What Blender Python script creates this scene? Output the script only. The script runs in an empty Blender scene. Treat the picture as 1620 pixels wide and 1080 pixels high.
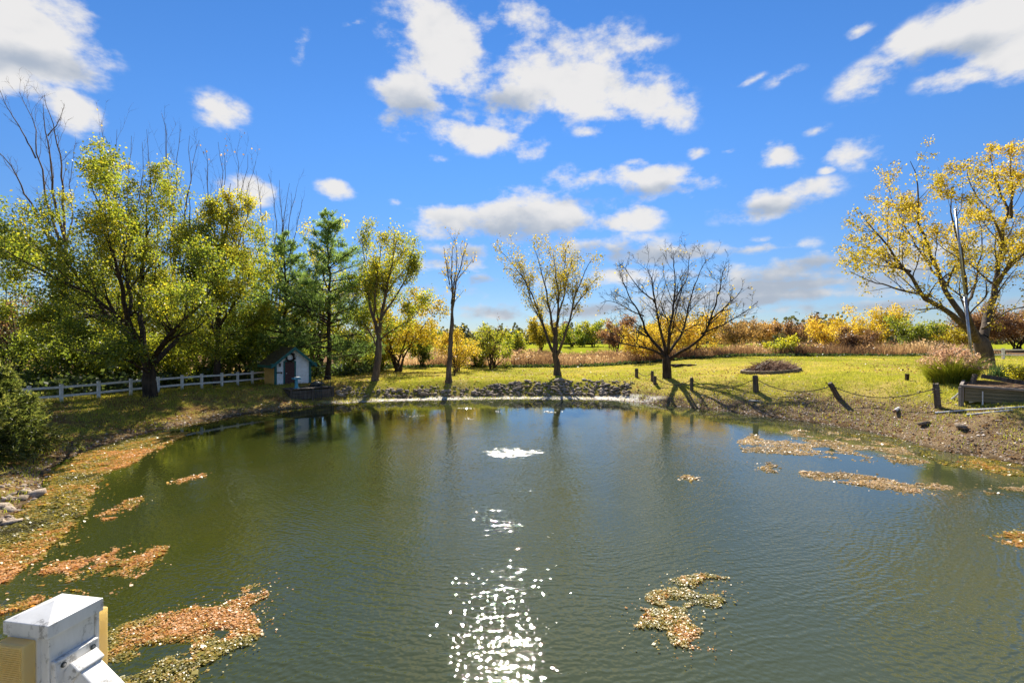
import bpy, math, time
import numpy as np
from mathutils import Vector, Matrix, Euler

T0 = time.time()
sc = bpy.context.scene
COL = sc.collection

# ------------------------------------------------------------------ camera
F = 770.0            # focal length in photograph pixels (1620 wide)
H = 4.3              # eye above the pond
cam_d = bpy.data.cameras.new('camera')
cam_d.sensor_width = 36.0
cam_d.lens = F / 1620 * 36
cam_d.clip_start = 0.05
cam_d.clip_end = 6000
cam = bpy.data.objects.new('camera', cam_d)
COL.objects.link(cam)
cam.location = (0, 0, H)
cam.rotation_euler = (math.radians(90), 0, 0)
sc.camera = cam

# ------------------------------------------------------------------ light
SUN_EL, SUN_AZ = math.radians(38.0), math.radians(-1.0)
SKY_STRENGTH = 0.10
SUN_STRENGTH = 5.0
EXPOSURE = 1.15
sc.view_settings.view_transform = 'Standard'
sc.view_settings.look = 'None'
sc.view_settings.exposure = EXPOSURE
sc.view_settings.gamma = 1.0
sc.view_settings.use_curve_mapping = False
to_sun = Vector((math.sin(SUN_AZ) * math.cos(SUN_EL), math.cos(SUN_AZ) * math.cos(SUN_EL), math.sin(SUN_EL)))
sl = bpy.data.lights.new('sun', 'SUN')
sl.energy = SUN_STRENGTH
sl.angle = math.radians(0.53)
sl.color = (1.0, 0.93, 0.80)
sun = bpy.data.objects.new('sun', sl)
COL.objects.link(sun)
sun.rotation_euler = (-to_sun).to_track_quat('-Z', 'Y').to_euler()
sun.location = (0, 60, 60)

# ------------------------------------------------------------------ sky with clouds
world = bpy.data.worlds.new('World')
sc.world = world
world.use_nodes = True
wt = world.node_tree
wt.nodes.clear()


def wn(t, **kw):
    n = wt.nodes.new(t)
    for k, v in kw.items():
        setattr(n, k, v)
    return n


def wl(a, b):
    wt.links.new(a, b)


def wmath(op, a, b=None, clamp=False):
    n = wn('ShaderNodeMath', operation=op, use_clamp=clamp)
    for i, v in enumerate((a, b)):
        if v is None:
            continue
        if isinstance(v, (int, float)):
            n.inputs[i].default_value = v
        else:
            wl(v, n.inputs[i])
    return n.outputs[0]


sky = wn('ShaderNodeTexSky', sky_type='NISHITA', sun_disc=False)
sky.sun_elevation = SUN_EL
sky.sun_rotation = SUN_AZ
sky.air_density = 1.0
sky.dust_density = 0.0
sky.ozone_density = 3.0
sky.altitude = 200
hsv = wn('ShaderNodeHueSaturation')
hsv.inputs['Saturation'].default_value = 1.22
wl(sky.outputs[0], hsv.inputs['Color'])
tint = wn('ShaderNodeMix', data_type='RGBA', blend_type='MULTIPLY')
tint.inputs[0].default_value = 1.0
tint.inputs[7].default_value = (0.515, 0.565, 0.665, 1)
wl(hsv.outputs[0], tint.inputs[6])

tc = wn('ShaderNodeTexCoord')
DIR = tc.outputs['Generated']
sepz = wn('ShaderNodeSeparateXYZ')
wl(DIR, sepz.inputs[0])
hz = wn('ShaderNodeMapRange', interpolation_type='SMOOTHSTEP')
hz.inputs['From Min'].default_value = -0.02
hz.inputs['From Max'].default_value = 0.42
wl(sepz.outputs[2], hz.inputs['Value'])
hzc = wn('ShaderNodeMix', data_type='RGBA')
hzc.inputs[6].default_value = (0.56, 0.56, 0.62, 1)
hzc.inputs[7].default_value = (1, 1, 1, 1)
wl(hz.outputs[0], hzc.inputs[0])
hzm = wn('ShaderNodeMix', data_type='RGBA', blend_type='MULTIPLY')
hzm.inputs[0].default_value = 1.0
wl(tint.outputs[2], hzm.inputs[6])
wl(hzc.outputs[2], hzm.inputs[7])
warp = wn('ShaderNodeTexNoise')
warp.inputs['Scale'].default_value = 9.0
warp.inputs['Detail'].default_value = 4.0
wl(DIR, warp.inputs['Vector'])
wsub = wn('ShaderNodeVectorMath', operation='SUBTRACT')
wl(warp.outputs['Color'], wsub.inputs[0])
wsub.inputs[1].default_value = (0.5, 0.5, 0.5)
wsc = wn('ShaderNodeVectorMath', operation='MULTIPLY')
wl(wsub.outputs[0], wsc.inputs[0])
wsc.inputs[1].default_value = (0.05, 0.05, 0.03)
wadd = wn('ShaderNodeVectorMath', operation='ADD')
wl(DIR, wadd.inputs[0])
wl(wsc.outputs[0], wadd.inputs[1])
WDIR = wadd.outputs[0]


def pix_dir(px, py):
    return Vector(((px - 810) / F, 1.0, (540 - py) / F)).normalized()


def cloud_field(blobs):
    """union of soft ellipses on the sky sphere, each given by direction, radii (radians) and tilt"""
    acc = None
    for c, rx, rz, tilt, gain in blobs:
        e = Vector((0, 0, 1)).cross(-c).normalized()
        u = e.cross(c).normalized()
        if u.z < 0:
            u = -u
        e = c.cross(u)
        e2 = e * math.cos(tilt) + u * math.sin(tilt)
        u2 = -e * math.sin(tilt) + u * math.cos(tilt)
        m = Matrix((e2, c, u2)).transposed()
        mp = wn('ShaderNodeMapping', vector_type='TEXTURE')
        mp.inputs['Rotation'].default_value = m.to_euler()
        mp.inputs['Scale'].default_value = (rx, 400.0, rz)
        wl(WDIR, mp.inputs['Vector'])
        g = wn('ShaderNodeTexGradient', gradient_type='SPHERICAL')
        wl(mp.outputs[0], g.inputs[0])
        v = wmath('MULTIPLY', g.outputs['Fac'], gain)
        acc = v if acc is None else wmath('MAXIMUM', acc, v)
    return acc


def pb(px, py, wx, wy, tilt=0, gain=1.0):
    """a cloud as seen over the pond: centre and half-size in photograph pixels"""
    c = pix_dir(px, py)
    k = 1.0 / F / (1 + ((px - 810) / F) ** 2 + ((540 - py) / F) ** 2) ** 0.5
    return (c, wx * k, wy * k, math.radians(tilt), gain)


white = [
    pb(40, 40, 150, 85, 5), pb(-60, 80, 150, 100), pb(80, 95, 95, 50), pb(115, 180, 62, 42, -20, .9),
    pb(345, 182, 58, 42, -25, .75), pb(483, 76, 24, 36, -40, .62), pb(533, 303, 42, 22, 0, .85),
    pb(685, 60, 105, 95, 0), pb(650, 150, 75, 75, 20, .9), pb(610, 190, 60, 28, 10, .7),
    pb(900, 120, 160, 95, 0, 1.1), pb(800, 150, 130, 70, 10, .9), pb(1000, 150, 120, 60, -15, .9),
    pb(1070, 172, 55, 40, -20, .75), pb(810, 30, 85, 38, 0, .62), pb(930, 5, 55, 16, 0, .5), pb(1030, 70, 50, 20, 0, .5),
    pb(760, 220, 95, 32, -4, .95), pb(830, 235, 55, 25, 0, .6),
    pb(940, 285, 95, 42, 0, .85), pb(1040, 292, 115, 38, -6, .85), pb(1090, 305, 60, 22, 0, .6),
    pb(850, 340, 215, 55, 0, 1.1), pb(720, 345, 95, 40, 5, .9), pb(985, 345, 90, 30, 0, .8),
    pb(1222, 318, 110, 36, 8, .95), pb(1250, 298, 50, 30, 0, .7), pb(1103, 240, 32, 16, 0, .62),
    pb(1230, 247, 48, 30, -15, .85), pb(1363, 243, 58, 34, -10, .85), pb(1308, 267, 20, 10, 0, .6),
    pb(1365, 128, 62, 38, 15, .68), pb(1365, 43, 26, 16, 0, .55), pb(1240, 124, 40, 14, 20, .42),
    pb(1500, 55, 100, 52, 0, .95), pb(1585, 40, 110, 75, 0, 1.0), pb(1445, 62, 60, 30, 0, .7), pb(1525, 122, 80, 30, -5, .8), pb(1640, 60, 90, 90, 0, 1.0), pb(1570, 90, 70, 40, 0, .8),
    pb(960, 390, 150, 32, 0, .75), pb(740, 395, 90, 22, 0, .45), pb(1240, 430, 190, 34, 0, .7),
    pb(1420, 425, 140, 30, 0, .6), pb(760, 440, 110, 14, 0, .45), pb(400, 300, 60, 30, 0, .8),
    pb(-20, 415, 70, 26, 0, .75), pb(1180, 470, 280, 22, 0, .8), pb(1330, 412, 220, 22, 0, .8), pb(1040, 400, 170, 20, 0, .8), pb(1250, 450, 300, 18, 0, .75), pb(620, 460, 200, 18, 0, .5), pb(900, 490, 320, 18, 0, .68), pb(1420, 485, 320, 18, 0, .7), pb(720, 420, 110, 16, 0, .62), pb(620, 320, 20, 12, 0, .4), pb(930, 212, 34, 16, 0, .5), pb(1200, 378, 30, 9, 0, .45), pb(1180, 395, 150, 16, 0, .55), pb(1000, 440, 200, 18, 0, .6), pb(1460, 395, 120, 18, 0, .55), pb(560, 40, 30, 10, 20, .42), pb(1150, 235, 22, 10, 0, .4), pb(1290, 205, 26, 9, 0, .4), pb(1190, 130, 30, 9, 15, .42), pb(1000, 260, 40, 10, 0, .45), pb(690, 250, 26, 12, 0, .45), pb(1440, 300, 60, 12, 0, .45),
]
grey = [
    pb(810, 368, 200, 40, 0), pb(960, 405, 160, 30, 0), pb(730, 405, 90, 26), pb(1250, 445, 230, 34), pb(1440, 440, 160, 34),
    pb(760, 445, 120, 20), pb(640, 175, 110, 38), pb(800, 165, 85, 30), pb(1500, 88, 120, 26, 0), pb(20, 95, 150, 30, 5), pb(-20, 430, 70, 26),
    pb(1215, 335, 110, 20), pb(1000, 310, 140, 18), pb(1180, 478, 320, 34), pb(1330, 420, 260, 30), pb(1250, 455, 340, 40), pb(620, 465, 240, 34), pb(900, 492, 340, 34), pb(1420, 488, 340, 34), pb(1040, 408, 200, 30),
]
rs = np.random.default_rng(5)
for k in range(40):      # unseen broken cumulus round the rest of the sky, thickened to add fill light
    a = math.radians(62 + 236 * (k + rs.uniform(-.4, .4)) / 40)
    el = math.radians(rs.uniform(8, 66))
    c = Vector((math.sin(a) * math.cos(el), math.cos(a) * math.cos(el), math.sin(el)))
    w = rs.uniform(.09, .24)
    white.append((c, w, w * rs.uniform(.35, .6), rs.uniform(-.2, .2), rs.uniform(.6, 1.1)))
    if k % 3 == 0:
        c2 = (c - Vector((0, 0, w * .2))).normalized()
        grey.append((c2, w, w * .22, 0, 1.0))
D = cloud_field(white)
G = cloud_field(grey)
fb = wn('ShaderNodeTexNoise')
fb.inputs['Scale'].default_value = 10.0
fb.inputs['Detail'].default_value = 12.0
fb.inputs['Roughness'].default_value = 0.60
fb.inputs['Distortion'].default_value = 0.0
mpn = wn('ShaderNodeMapping')
mpn.inputs['Scale'].default_value = (1, 1, 1.7)
wl(DIR, mpn.inputs['Vector'])
wl(mpn.outputs[0], fb.inputs['Vector'])
n1 = wmath('SUBTRACT', fb.outputs['Fac'], 0.50)
n1 = wmath('MULTIPLY', n1, 2.6)
dd = wmath('ADD', D, n1)
gate = wmath('MULTIPLY', D, 4.0, clamp=True)
op = wn('ShaderNodeMapRange', interpolation_type='SMOOTHSTEP')
op.inputs['From Min'].default_value = 0.12
op.inputs['From Max'].default_value = 0.70
wl(dd, op.inputs['Value'])
opac = wmath('MULTIPLY', op.outputs[0], gate)
opac = wmath('MULTIPLY', opac, 0.97)
bil = wn('ShaderNodeTexNoise')
bil.inputs['Scale'].default_value = 20.0
bil.inputs['Detail'].default_value = 6.0
bmp = wn('ShaderNodeMapping')
bmp.inputs['Scale'].default_value = (1, 1, 1.6)
bmp.inputs['Location'].default_value = (3.1, 1.7, 0.03)
wl(DIR, bmp.inputs['Vector'])
wl(bmp.outputs[0], bil.inputs['Vector'])
gsh = wmath('ADD', wmath('ADD', G, wmath('MULTIPLY', n1, -0.18)), wmath('MULTIPLY', wmath('SUBTRACT', bil.outputs['Fac'], 0.46), 1.1))
gmap = wn('ShaderNodeMapRange', interpolation_type='SMOOTHSTEP')
gmap.inputs['From Min'].default_value = 0.0
gmap.inputs['From Max'].default_value = 0.95
wl(gsh, gmap.inputs['Value'])
ccol = wn('ShaderNodeMix', data_type='RGBA')
CW = 0.86 / SKY_STRENGTH / (2 ** EXPOSURE)
ccol.inputs[6].default_value = (CW, CW * .985, CW * .97, 1)
ccol.inputs[7].default_value = (CW * .50, CW * .57, CW * .68, 1)
wl(gmap.outputs[0], ccol.inputs[0])
mixc = wn('ShaderNodeMix', data_type='RGBA')
wl(opac, mixc.inputs[0])
wl(hzm.outputs[2], mixc.inputs[6])
wl(ccol.outputs[2], mixc.inputs[7])
bg = wn('ShaderNodeBackground')
bg.inputs['Strength'].default_value = SKY_STRENGTH
wl(mixc.outputs[2], bg.inputs['Color'])
wo = wn('ShaderNodeOutputWorld')
wl(bg.outputs[0], wo.inputs['Surface'])
world.cycles.sampling_method = 'MANUAL'
world.cycles.sample_map_resolution = 512

sc.render.engine = 'CYCLES'
cy = sc.cycles
cy.use_denoising = True
try:
    cy.denoiser = 'OPENIMAGEDENOISE'
    cy.denoising_input_passes = 'RGB_ALBEDO_NORMAL'
except Exception:
    pass
cy.max_bounces = 6
cy.diffuse_bounces = 4
cy.glossy_bounces = 3
cy.transmission_bounces = 4
cy.transparent_max_bounces = 4
cy.sample_clamp_indirect = 6.0
cy.caustics_reflective = False
cy.caustics_refractive = False


# ------------------------------------------------------------------ mesh helpers
def norm(a):
    return a / np.maximum(np.linalg.norm(a, axis=-1, keepdims=True), 1e-9)


def np_mesh(name, verts, faces, mat, attrs=None, smooth=False, uniform=True):
    """verts (N,3); faces (M,k) uniform or list of such arrays with different k"""
    if not isinstance(faces, (list, tuple)):
        faces = [faces]
    faces = [np.asarray(f, dtype=np.int32) for f in faces if len(f)]
    me = bpy.data.meshes.new(name)
    verts = np.asarray(verts, dtype=np.float32)
    me.vertices.add(len(verts))
    me.vertices.foreach_set('co', verts.ravel())
    loops = np.concatenate([f.ravel() for f in faces])
    tot = np.concatenate([np.full(len(f), f.shape[1], dtype=np.int32) for f in faces])
    start = np.concatenate([[0], np.cumsum(tot)[:-1]]).astype(np.int32)
    me.loops.add(len(loops))
    me.loops.foreach_set('vertex_index', loops)
    me.polygons.add(len(tot))
    me.polygons.foreach_set('loop_start', start)
    if smooth:
        me.polygons.foreach_set('use_smooth', np.ones(len(tot), dtype=bool))
    if attrs:
        for k, (dom, arr) in attrs.items():
            a = me.attributes.new(k, 'FLOAT', dom)
            a.data.foreach_set('value', np.asarray(arr, dtype=np.float32))
    me.update(calc_edges=True)
    if isinstance(mat, (list, tuple)):
        for m in mat:
            me.materials.append(m)
    elif mat:
        me.materials.append(mat)
    return me


def obj(name, me, parent=None, loc=(0, 0, 0), rot=(0, 0, 0), scale=(1, 1, 1)):
    o = bpy.data.objects.new(name, me)
    COL.objects.link(o)
    o.location, o.rotation_euler, o.scale = loc, rot, scale
    if parent:
        o.parent = parent
    return o


def tag(o, label=None, cat=None, group=None, kind=None):
    if label:
        o['label'] = label
    if cat:
        o['category'] = cat
    if group:
        o['group'] = group
    if kind:
        o['kind'] = kind
    return o


def thing(name, label, cat, loc=(0, 0, 0), rotz=0, group=None):
    o = obj(name, None, None, loc, (0, 0, rotz))
    return tag(o, label, cat, group)


class MB:
    """collects boxes, tubes and prisms into one mesh"""
    def __init__(self):
        self.v, self.f = [], []

    def add(self, vs, fs):
        b = len(self.v)
        self.v += [tuple(v) for v in vs]
        self.f += [tuple(i + b for i in f) for f in fs]
        return self

    def box(self, c, s, rot=None, jit=0, rng=None):
        sx, sy, sz = s[0] / 2, s[1] / 2, s[2] / 2
        vs = [Vector((x * sx, y * sy, z * sz)) for z in (-1, 1) for y in (-1, 1) for x in (-1, 1)]
        if jit:
            vs = [v + Vector(rng.uniform(-jit, jit, 3)) for v in vs]
        if rot is not None:
            R = Euler(rot).to_matrix()
            vs = [R @ v for v in vs]
        c = Vector(c)
        return self.add([v + c for v in vs], [(0, 2, 3, 1), (4, 5, 7, 6), (0, 1, 5, 4), (2, 6, 7, 3), (0, 4, 6, 2), (1, 3, 7, 5)])

    def tube(self, pts, r, n=8, cap=True):
        pts = [Vector(p) for p in pts]
        rr = r if isinstance(r, (list, tuple)) else [r] * len(pts)
        vs, fs = [], []
        t0 = (pts[1] - pts[0]).normalized()
        ref = Vector((0, 0, 1)) if abs(t0.z) < .9 else Vector((1, 0, 0))
        for i, p in enumerate(pts):
            t = (pts[min(i + 1, len(pts) - 1)] - pts[max(i - 1, 0)]).normalized()
            a = t.cross(ref).normalized()
            b = a.cross(t)
            for k in range(n):
                q = 2 * math.pi * k / n
                vs.append(p + (a * math.cos(q) + b * math.sin(q)) * rr[i])
        for i in range(len(pts) - 1):
            for k in range(n):
                k2 = (k + 1) % n
                fs.append((i * n + k, i * n + k2, (i + 1) * n + k2, (i + 1) * n + k))
        if cap:
            fs.append(tuple(range(n - 1, -1, -1)))
            fs.append(tuple((len(pts) - 1) * n + k for k in range(n)))
        return self.add(vs, fs)

    def mesh(self, name, mat, smooth=False, bevel=0):
        me = bpy.data.meshes.new(name)
        me.from_pydata([tuple(v) for v in self.v], [], self.f)
        me.materials.append(mat)
        if smooth:
            for p in me.polygons:
                p.use_smooth = True
        if bevel:
            import bmesh
            bm = bmesh.new()
            bm.from_mesh(me)
            bmesh.ops.bevel(bm, geom=bm.edges[:], offset=bevel, segments=2, affect='EDGES', profile=.6)
            bm.to_mesh(me)
            bm.free()
        me.update()
        return me

    def build(self, name, mat, parent=None, smooth=False, bevel=0, **kw):
        return obj(name, self.mesh(name, mat, smooth, bevel), parent, **kw)


# ------------------------------------------------------------------ materials
def new_mat(name):
    m = bpy.data.materials.new(name)
    m.use_nodes = True
    nt = m.node_tree
    nt.nodes.clear()
    out = nt.nodes.new('ShaderNodeOutputMaterial')
    return m, nt, out


class NT:
    def __init__(self, nt):
        self.nt = nt

    def n(self, t, **kw):
        x = self.nt.nodes.new(t)
        for k, v in kw.items():
            setattr(x, k, v)
        return x

    def put(self, sock, v):
        if v is None:
            return
        if isinstance(v, bpy.types.NodeSocket):
            self.nt.links.new(v, sock)
        else:
            if isinstance(v, (tuple, list)) and len(v) == 3 and sock.type == 'RGBA':
                v = (*v, 1)
            sock.default_value = v

    def math(self, op, a, b=None, c=None, clamp=False):
        x = self.n('ShaderNodeMath', operation=op, use_clamp=clamp)
        for i, v in enumerate((a, b, c)):
            self.put(x.inputs[i], v)
        return x.outputs[0]

    def mix(self, f, a, b, blend='MIX'):
        x = self.n('ShaderNodeMix', data_type='RGBA', blend_type=blend)
        self.put(x.inputs[0], f)
        self.put(x.inputs[6], a)
        self.put(x.inputs[7], b)
        return x.outputs[2]

    def noise(self, vec, scale, detail=3, rough=.55, dist=0, color=False):
        x = self.n('ShaderNodeTexNoise')
        self.put(x.inputs['Vector'], vec)
        x.inputs['Scale'].default_value = scale
        x.inputs['Detail'].default_value = detail
        x.inputs['Roughness'].default_value = rough
        x.inputs['Distortion'].default_value = dist
        return x.outputs['Color' if color else 'Fac']

    def ramp(self, v, a, b, smooth=True):
        x = self.n('ShaderNodeMapRange', interpolation_type='SMOOTHSTEP' if smooth else 'LINEAR')
        self.put(x.inputs['Value'], v)
        x.inputs['From Min'].default_value = a
        x.inputs['From Max'].default_value = b
        return x.outputs[0]

    def cramp(self, v, stops):
        x = self.n('ShaderNodeValToRGB')
        while len(x.color_ramp.elements) < len(stops):
            x.color_ramp.elements.new(.5)
        for e, (p, c) in zip(x.color_ramp.elements, stops):
            e.position = p
            e.color = (*c, 1)
        self.put(x.inputs[0], v)
        return x.outputs[0]

    def mapping(self, vec, scale=(1, 1, 1), rot=(0, 0, 0), loc=(0, 0, 0)):
        x = self.n('ShaderNodeMapping')
        self.put(x.inputs['Vector'], vec)
        x.inputs['Scale'].default_value = scale
        x.inputs['Rotation'].default_value = rot
        x.inputs['Location'].default_value = loc
        return x.outputs[0]

    def attr(self, name):
        return self.n('ShaderNodeAttribute', attribute_name=name).outputs['Fac']

    def bump(self, h, strength=1, dist=1, normal=None):
        x = self.n('ShaderNodeBump')
        x.inputs['Strength'].default_value = strength
        x.inputs['Distance'].default_value = dist
        self.put(x.inputs['Height'], h)
        self.put(x.inputs['Normal'], normal)
        return x.outputs[0]

    def bsdf(self, col, rough=.8, spec=.3, normal=None, metal=0):
        p = self.n('ShaderNodeBsdfPrincipled')
        self.put(p.inputs['Base Color'], col)
        self.put(p.inputs['Roughness'], rough)
        self.put(p.inputs['Specular IOR Level'], spec)
        self.put(p.inputs['Metallic'], metal)
        self.put(p.inputs['Normal'], normal)
        return p.outputs[0]


def leaf_mat(name, stops, trans=.5, gloss=.04, rough=.45, tgain=1.6):
    m, nt, out = new_mat(name)
    k = NT(nt)
    col = k.cramp(k.attr('tone'), stops)
    d = k.n('ShaderNodeBsdfDiffuse')
    k.put(d.inputs[0], col)
    t = k.n('ShaderNodeBsdfTranslucent')
    k.put(t.inputs[0], k.mix(1.0, col, (tgain, tgain, tgain * .75), 'MULTIPLY'))
    s = k.n('ShaderNodeMixShader')
    s.inputs[0].default_value = trans
    nt.links.new(d.outputs[0], s.inputs[1])
    nt.links.new(t.outputs[0], s.inputs[2])
    g = k.n('ShaderNodeBsdfGlossy')
    g.inputs['Roughness'].default_value = rough
    s2 = k.n('ShaderNodeMixShader')
    s2.inputs[0].default_value = gloss
    nt.links.new(s.outputs[0], s2.inputs[1])
    nt.links.new(g.outputs[0], s2.inputs[2])
    nt.links.new(s2.outputs[0], out.inputs[0])
    return m


def solid_mat(name, col, col2=None, scale=6, rough=.8, spec=.3, bump=.0, bscale=None, stretch=(1, 1, 1), metal=0, lo=.35, hi=.65):
    m, nt, out = new_mat(name)
    k = NT(nt)
    co = k.n('ShaderNodeTexCoord').outputs['Object']
    v = k.mapping(co, stretch)
    n = k.noise(v, scale, 6, .6)
    c = k.mix(k.ramp(n, lo, hi), col, col2 or col)
    nn = None
    if bump:
        nn = k.bump(k.noise(v, bscale or scale * 2, 6, .65), 1.0, bump)
    nt.links.new(k.bsdf(c, rough, spec, nn, metal), out.inputs[0])
    return m


BARK = solid_mat('bark', (.085, .062, .045), (.035, .026, .02), 5, .95, .1, .03, 9, (1, 1, .25))
BARK_GREY = solid_mat('bark_grey', (.13, .10, .078), (.06, .047, .037), 5, .95, .1, .03, 9, (1, 1, .25))
BARK_PALE = solid_mat('bark_pale', (.21, .15, .10), (.10, .07, .05), 5, .95, .1, .02, 9, (1, 1, .25))
WOOD_OLD = solid_mat('weathered_wood', (.16, .13, .10), (.07, .055, .042), 9, .9, .2, .01, 30, (1, 1, .12))
WOOD_PLANK = solid_mat('weathered_plank', (.17, .14, .115), (.09, .073, .06), 12, .9, .2, .006, 40, (.1, 1, 1))
WHITE_PAINT = solid_mat('white_paint', (.80, .78, .74), (.64, .61, .55), 5, .55, .4, .0)
PVC = solid_mat('white_plastic', (.75, .75, .76), (.62, .62, .63), 8, .4, .5)
STONE = solid_mat('stone', (.46, .37, .28), (.25, .19, .14), 4, .9, .2, .02, 14)
STONE_DARK = solid_mat('stone_dark', (.32, .25, .18), (.14, .105, .075), 4, .9, .2, .02, 14)
STONE_PALE = solid_mat('stone_pale', (.50, .40, .31), (.30, .23, .17), 4, .9, .2, .02, 14)
ROPE = solid_mat('rope', (.17, .135, .10), (.10, .08, .06), 40, .95, .1)
METAL_GREY = solid_mat('galvanised_metal', (.42, .43, .45), (.30, .30, .31), 6, .35, .5, 0, metal=.7)

# ------------------------------------------------------------------ terrain
SHORE_PIX = [(0, 842), (30, 812), (62, 785), (84, 742), (130, 716), (190, 697), (250, 681), (320, 667), (390, 655), (450, 648), (490, 644),
             (520, 640), (560, 637), (600, 635.5), (650, 634), (730, 632.5), (800, 631.5), (880, 632), (960, 633), (1010, 637), (1050, 641),
             (1100, 646), (1150, 651), (1200, 658), (1250, 664), (1300, 671), (1350, 679), (1400, 689), (1440, 700), (1485, 713), (1545, 722),
             (1620, 737)]
poly = [((px - 810) / F * (H * F / (py - 540)), H * F / (py - 540)) for px, py in SHORE_PIX]
poly += [(19.6, 13.5), (20.5, 9), (20, 3), (17, -3), (11, -7.5), (3, -9.5), (-5, -8.5), (-10, -4.5), (-12.5, 0.5), (-13, 5), (-12.2, 8.5)]
poly = np.array(poly)


def catmull(P, n, closed=True):
    P = np.asarray(P, float)
    if closed:
        Q = [np.roll(P, k, 0) for k in (1, 0, -1, -2)]
    else:
        Pp = np.vstack([2 * P[0] - P[1], P, 2 * P[-1] - P[-2]])
        Q = [Pp[0:-3], Pp[1:-2], Pp[2:-1], Pp[3:]]
    t = (np.arange(n) / n)[None, :, None]
    a, b, c, d = [q[:, None, :] for q in Q]
    r = .5 * (2 * b + (c - a) * t + (2 * a - 5 * b + 4 * c - d) * t ** 2 + (3 * b - a - 3 * c + d) * t ** 3)
    r = r.reshape(-1, P.shape[1])
    if not closed:
        r = np.vstack([r, P[-1:]])
    return r


POND = catmull(poly, 3)
_A, _B = POND, np.roll(POND, -1, 0)


def shore_dist(x, y):
    """signed distance to the waterline, positive on land"""
    x = np.atleast_1d(np.asarray(x, float)).ravel()
    y = np.atleast_1d(np.asarray(y, float)).ravel()
    out = np.empty(len(x))
    for s in range(0, len(x), 20000):
        p = np.stack([x[s:s + 20000], y[s:s + 20000]], 1)[:, None, :]
        ab = (_B - _A)[None]
        ap = p - _A[None]
        t = np.clip((ap * ab).sum(-1) / (ab * ab).sum(-1), 0, 1)
        d = np.sqrt(((ap - t[..., None] * ab) ** 2).sum(-1)).min(1)
        ay, by = _A[None, :, 1], _B[None, :, 1]
        py, pxx = p[..., 1], p[..., 0]
        cond = (ay > py) != (by > py)
        xi = _A[None, :, 0] + (py - ay) / np.where(np.abs(by - ay) < 1e-9, 1e-9, by - ay) * (_B - _A)[None, :, 0]
        ins = ((cond & (pxx < xi)).sum(1) % 2) == 1
        out[s:s + 20000] = np.where(ins, -d, d)
    return out


def sstep(a, b, x):
    t = np.clip((x - a) / (b - a), 0, 1)
    return t * t * (3 - 2 * t)


def vnoise(x, y, scale, seed=0):
    """smooth value noise"""
    x, y = x * scale + seed * 17.3, y * scale + seed * 9.1
    xi, yi = np.floor(x), np.floor(y)
    fx, fy = x - xi, y - yi
    fx, fy = fx * fx * (3 - 2 * fx), fy * fy * (3 - 2 * fy)

    def h(a, b):
        s = np.sin(a * 127.1 + b * 311.7 + seed * 74.7) * 43758.5453
        return s - np.floor(s)
    return (h(xi, yi) * (1 - fx) + h(xi + 1, yi) * fx) * (1 - fy) + (h(xi, yi + 1) * (1 - fx) + h(xi + 1, yi + 1) * fx) * fy


def fbm(x, y, scale, seed=0, oct=4):
    s, a, t = 0, 1, 0
    for k in range(oct):
        s = s + a * vnoise(x, y, scale * 2 ** k, seed + k)
        t += a
        a *= .5
    return s / t


def lawn_z(x, y):
    z = 1.15 + 1.3 * sstep(6, 30, x) - .12 * sstep(-10, -25, x)
    z = z + (3.1 - z) * sstep(62, 112, y)
    return z + .9 * sstep(125, 600, y)


def ground_z(x, y, s=None):
    x = np.asarray(x, float)
    y = np.asarray(y, float)
    if s is None:
        s = shore_dist(x, y).reshape(x.shape)
    w = 4.2 + 5.5 * sstep(-9, -17, x) * sstep(34, 24, y) + 1.6 * sstep(8, 14, x)
    be = .25 + 1.0 * sstep(32.5, 34, y) * sstep(9.5, 7, x)      # flat beach under the far bank
    t = np.clip((s - be) / (w - be), 0, 1)
    prof = .0875 * np.clip(s / (be + .6), 0, 1) + (1 - .0875) * (t * t * (3 - 2 * t) * .45 + (1 - (1 - t) ** 2) * .55)
    zl = lawn_z(x, y)
    bump = (fbm(x, y, .35, 3) - .5) * .22 + (fbm(x, y, 1.6, 5, 3) - .5) * .10 * sstep(7, 2, s)
    cut = 1 - .88 * np.exp(-(((x + 13.5) / 1.7) ** 2 + ((y - 33.3) / 1.3) ** 2))      # the bank is dug away before the shed landing
    land = zl * prof * cut + bump * sstep(0, 1.2, s)
    bed = -.9 * (1 - np.exp(s / 2.5)) - .03
    return np.where(s > 0, land, bed)


def gz(x, y):
    return float(ground_z(np.array([x]), np.array([y]))[0])


_D = np.arange(6, 140, .1)


def hit(px, py):
    """where the sight line through a point of the photograph meets the ground"""
    x, y = (px - 810) / F * _D, _D
    z = H + (540 - py) / F * _D
    g = ground_z(x, y)
    i = np.argmax(g >= z)
    return Vector((x[i], y[i], g[i]))


def onwater(px, py):
    d = H * F / (py - 540)
    return ((px - 810) / F * d, d)


def W(px, py, d):
    return Vector(((px - 810) / F * d, d, H + (540 - py) / F * d))


def axis(fine, lo, hi, far):
    c = list(np.arange(lo, hi, fine))
    st, a, b = fine, lo, hi
    left, right = [], []
    while a > -far:
        st *= 1.18
        a -= st
        left.append(a)
    st = fine
    while b < far:
        right.append(b)
        st *= 1.18
        b += st
    return np.array(left[::-1] + c + right)


gx = axis(.32, -34, 36, 2600)
gy = axis(.32, -10, 64, 2600)
XX, YY = np.meshgrid(gx, gy)
xf, yf = XX.ravel(), YY.ravel()
SD = shore_dist(xf, yf)
zf = ground_z(xf, yf, SD)
nx, ny = len(gx), len(gy)
ii = (np.arange(ny - 1)[:, None] * nx + np.arange(nx - 1)[None]).ravel()
quads = np.stack([ii, ii + 1, ii + nx + 1, ii + nx], 1)

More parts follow.
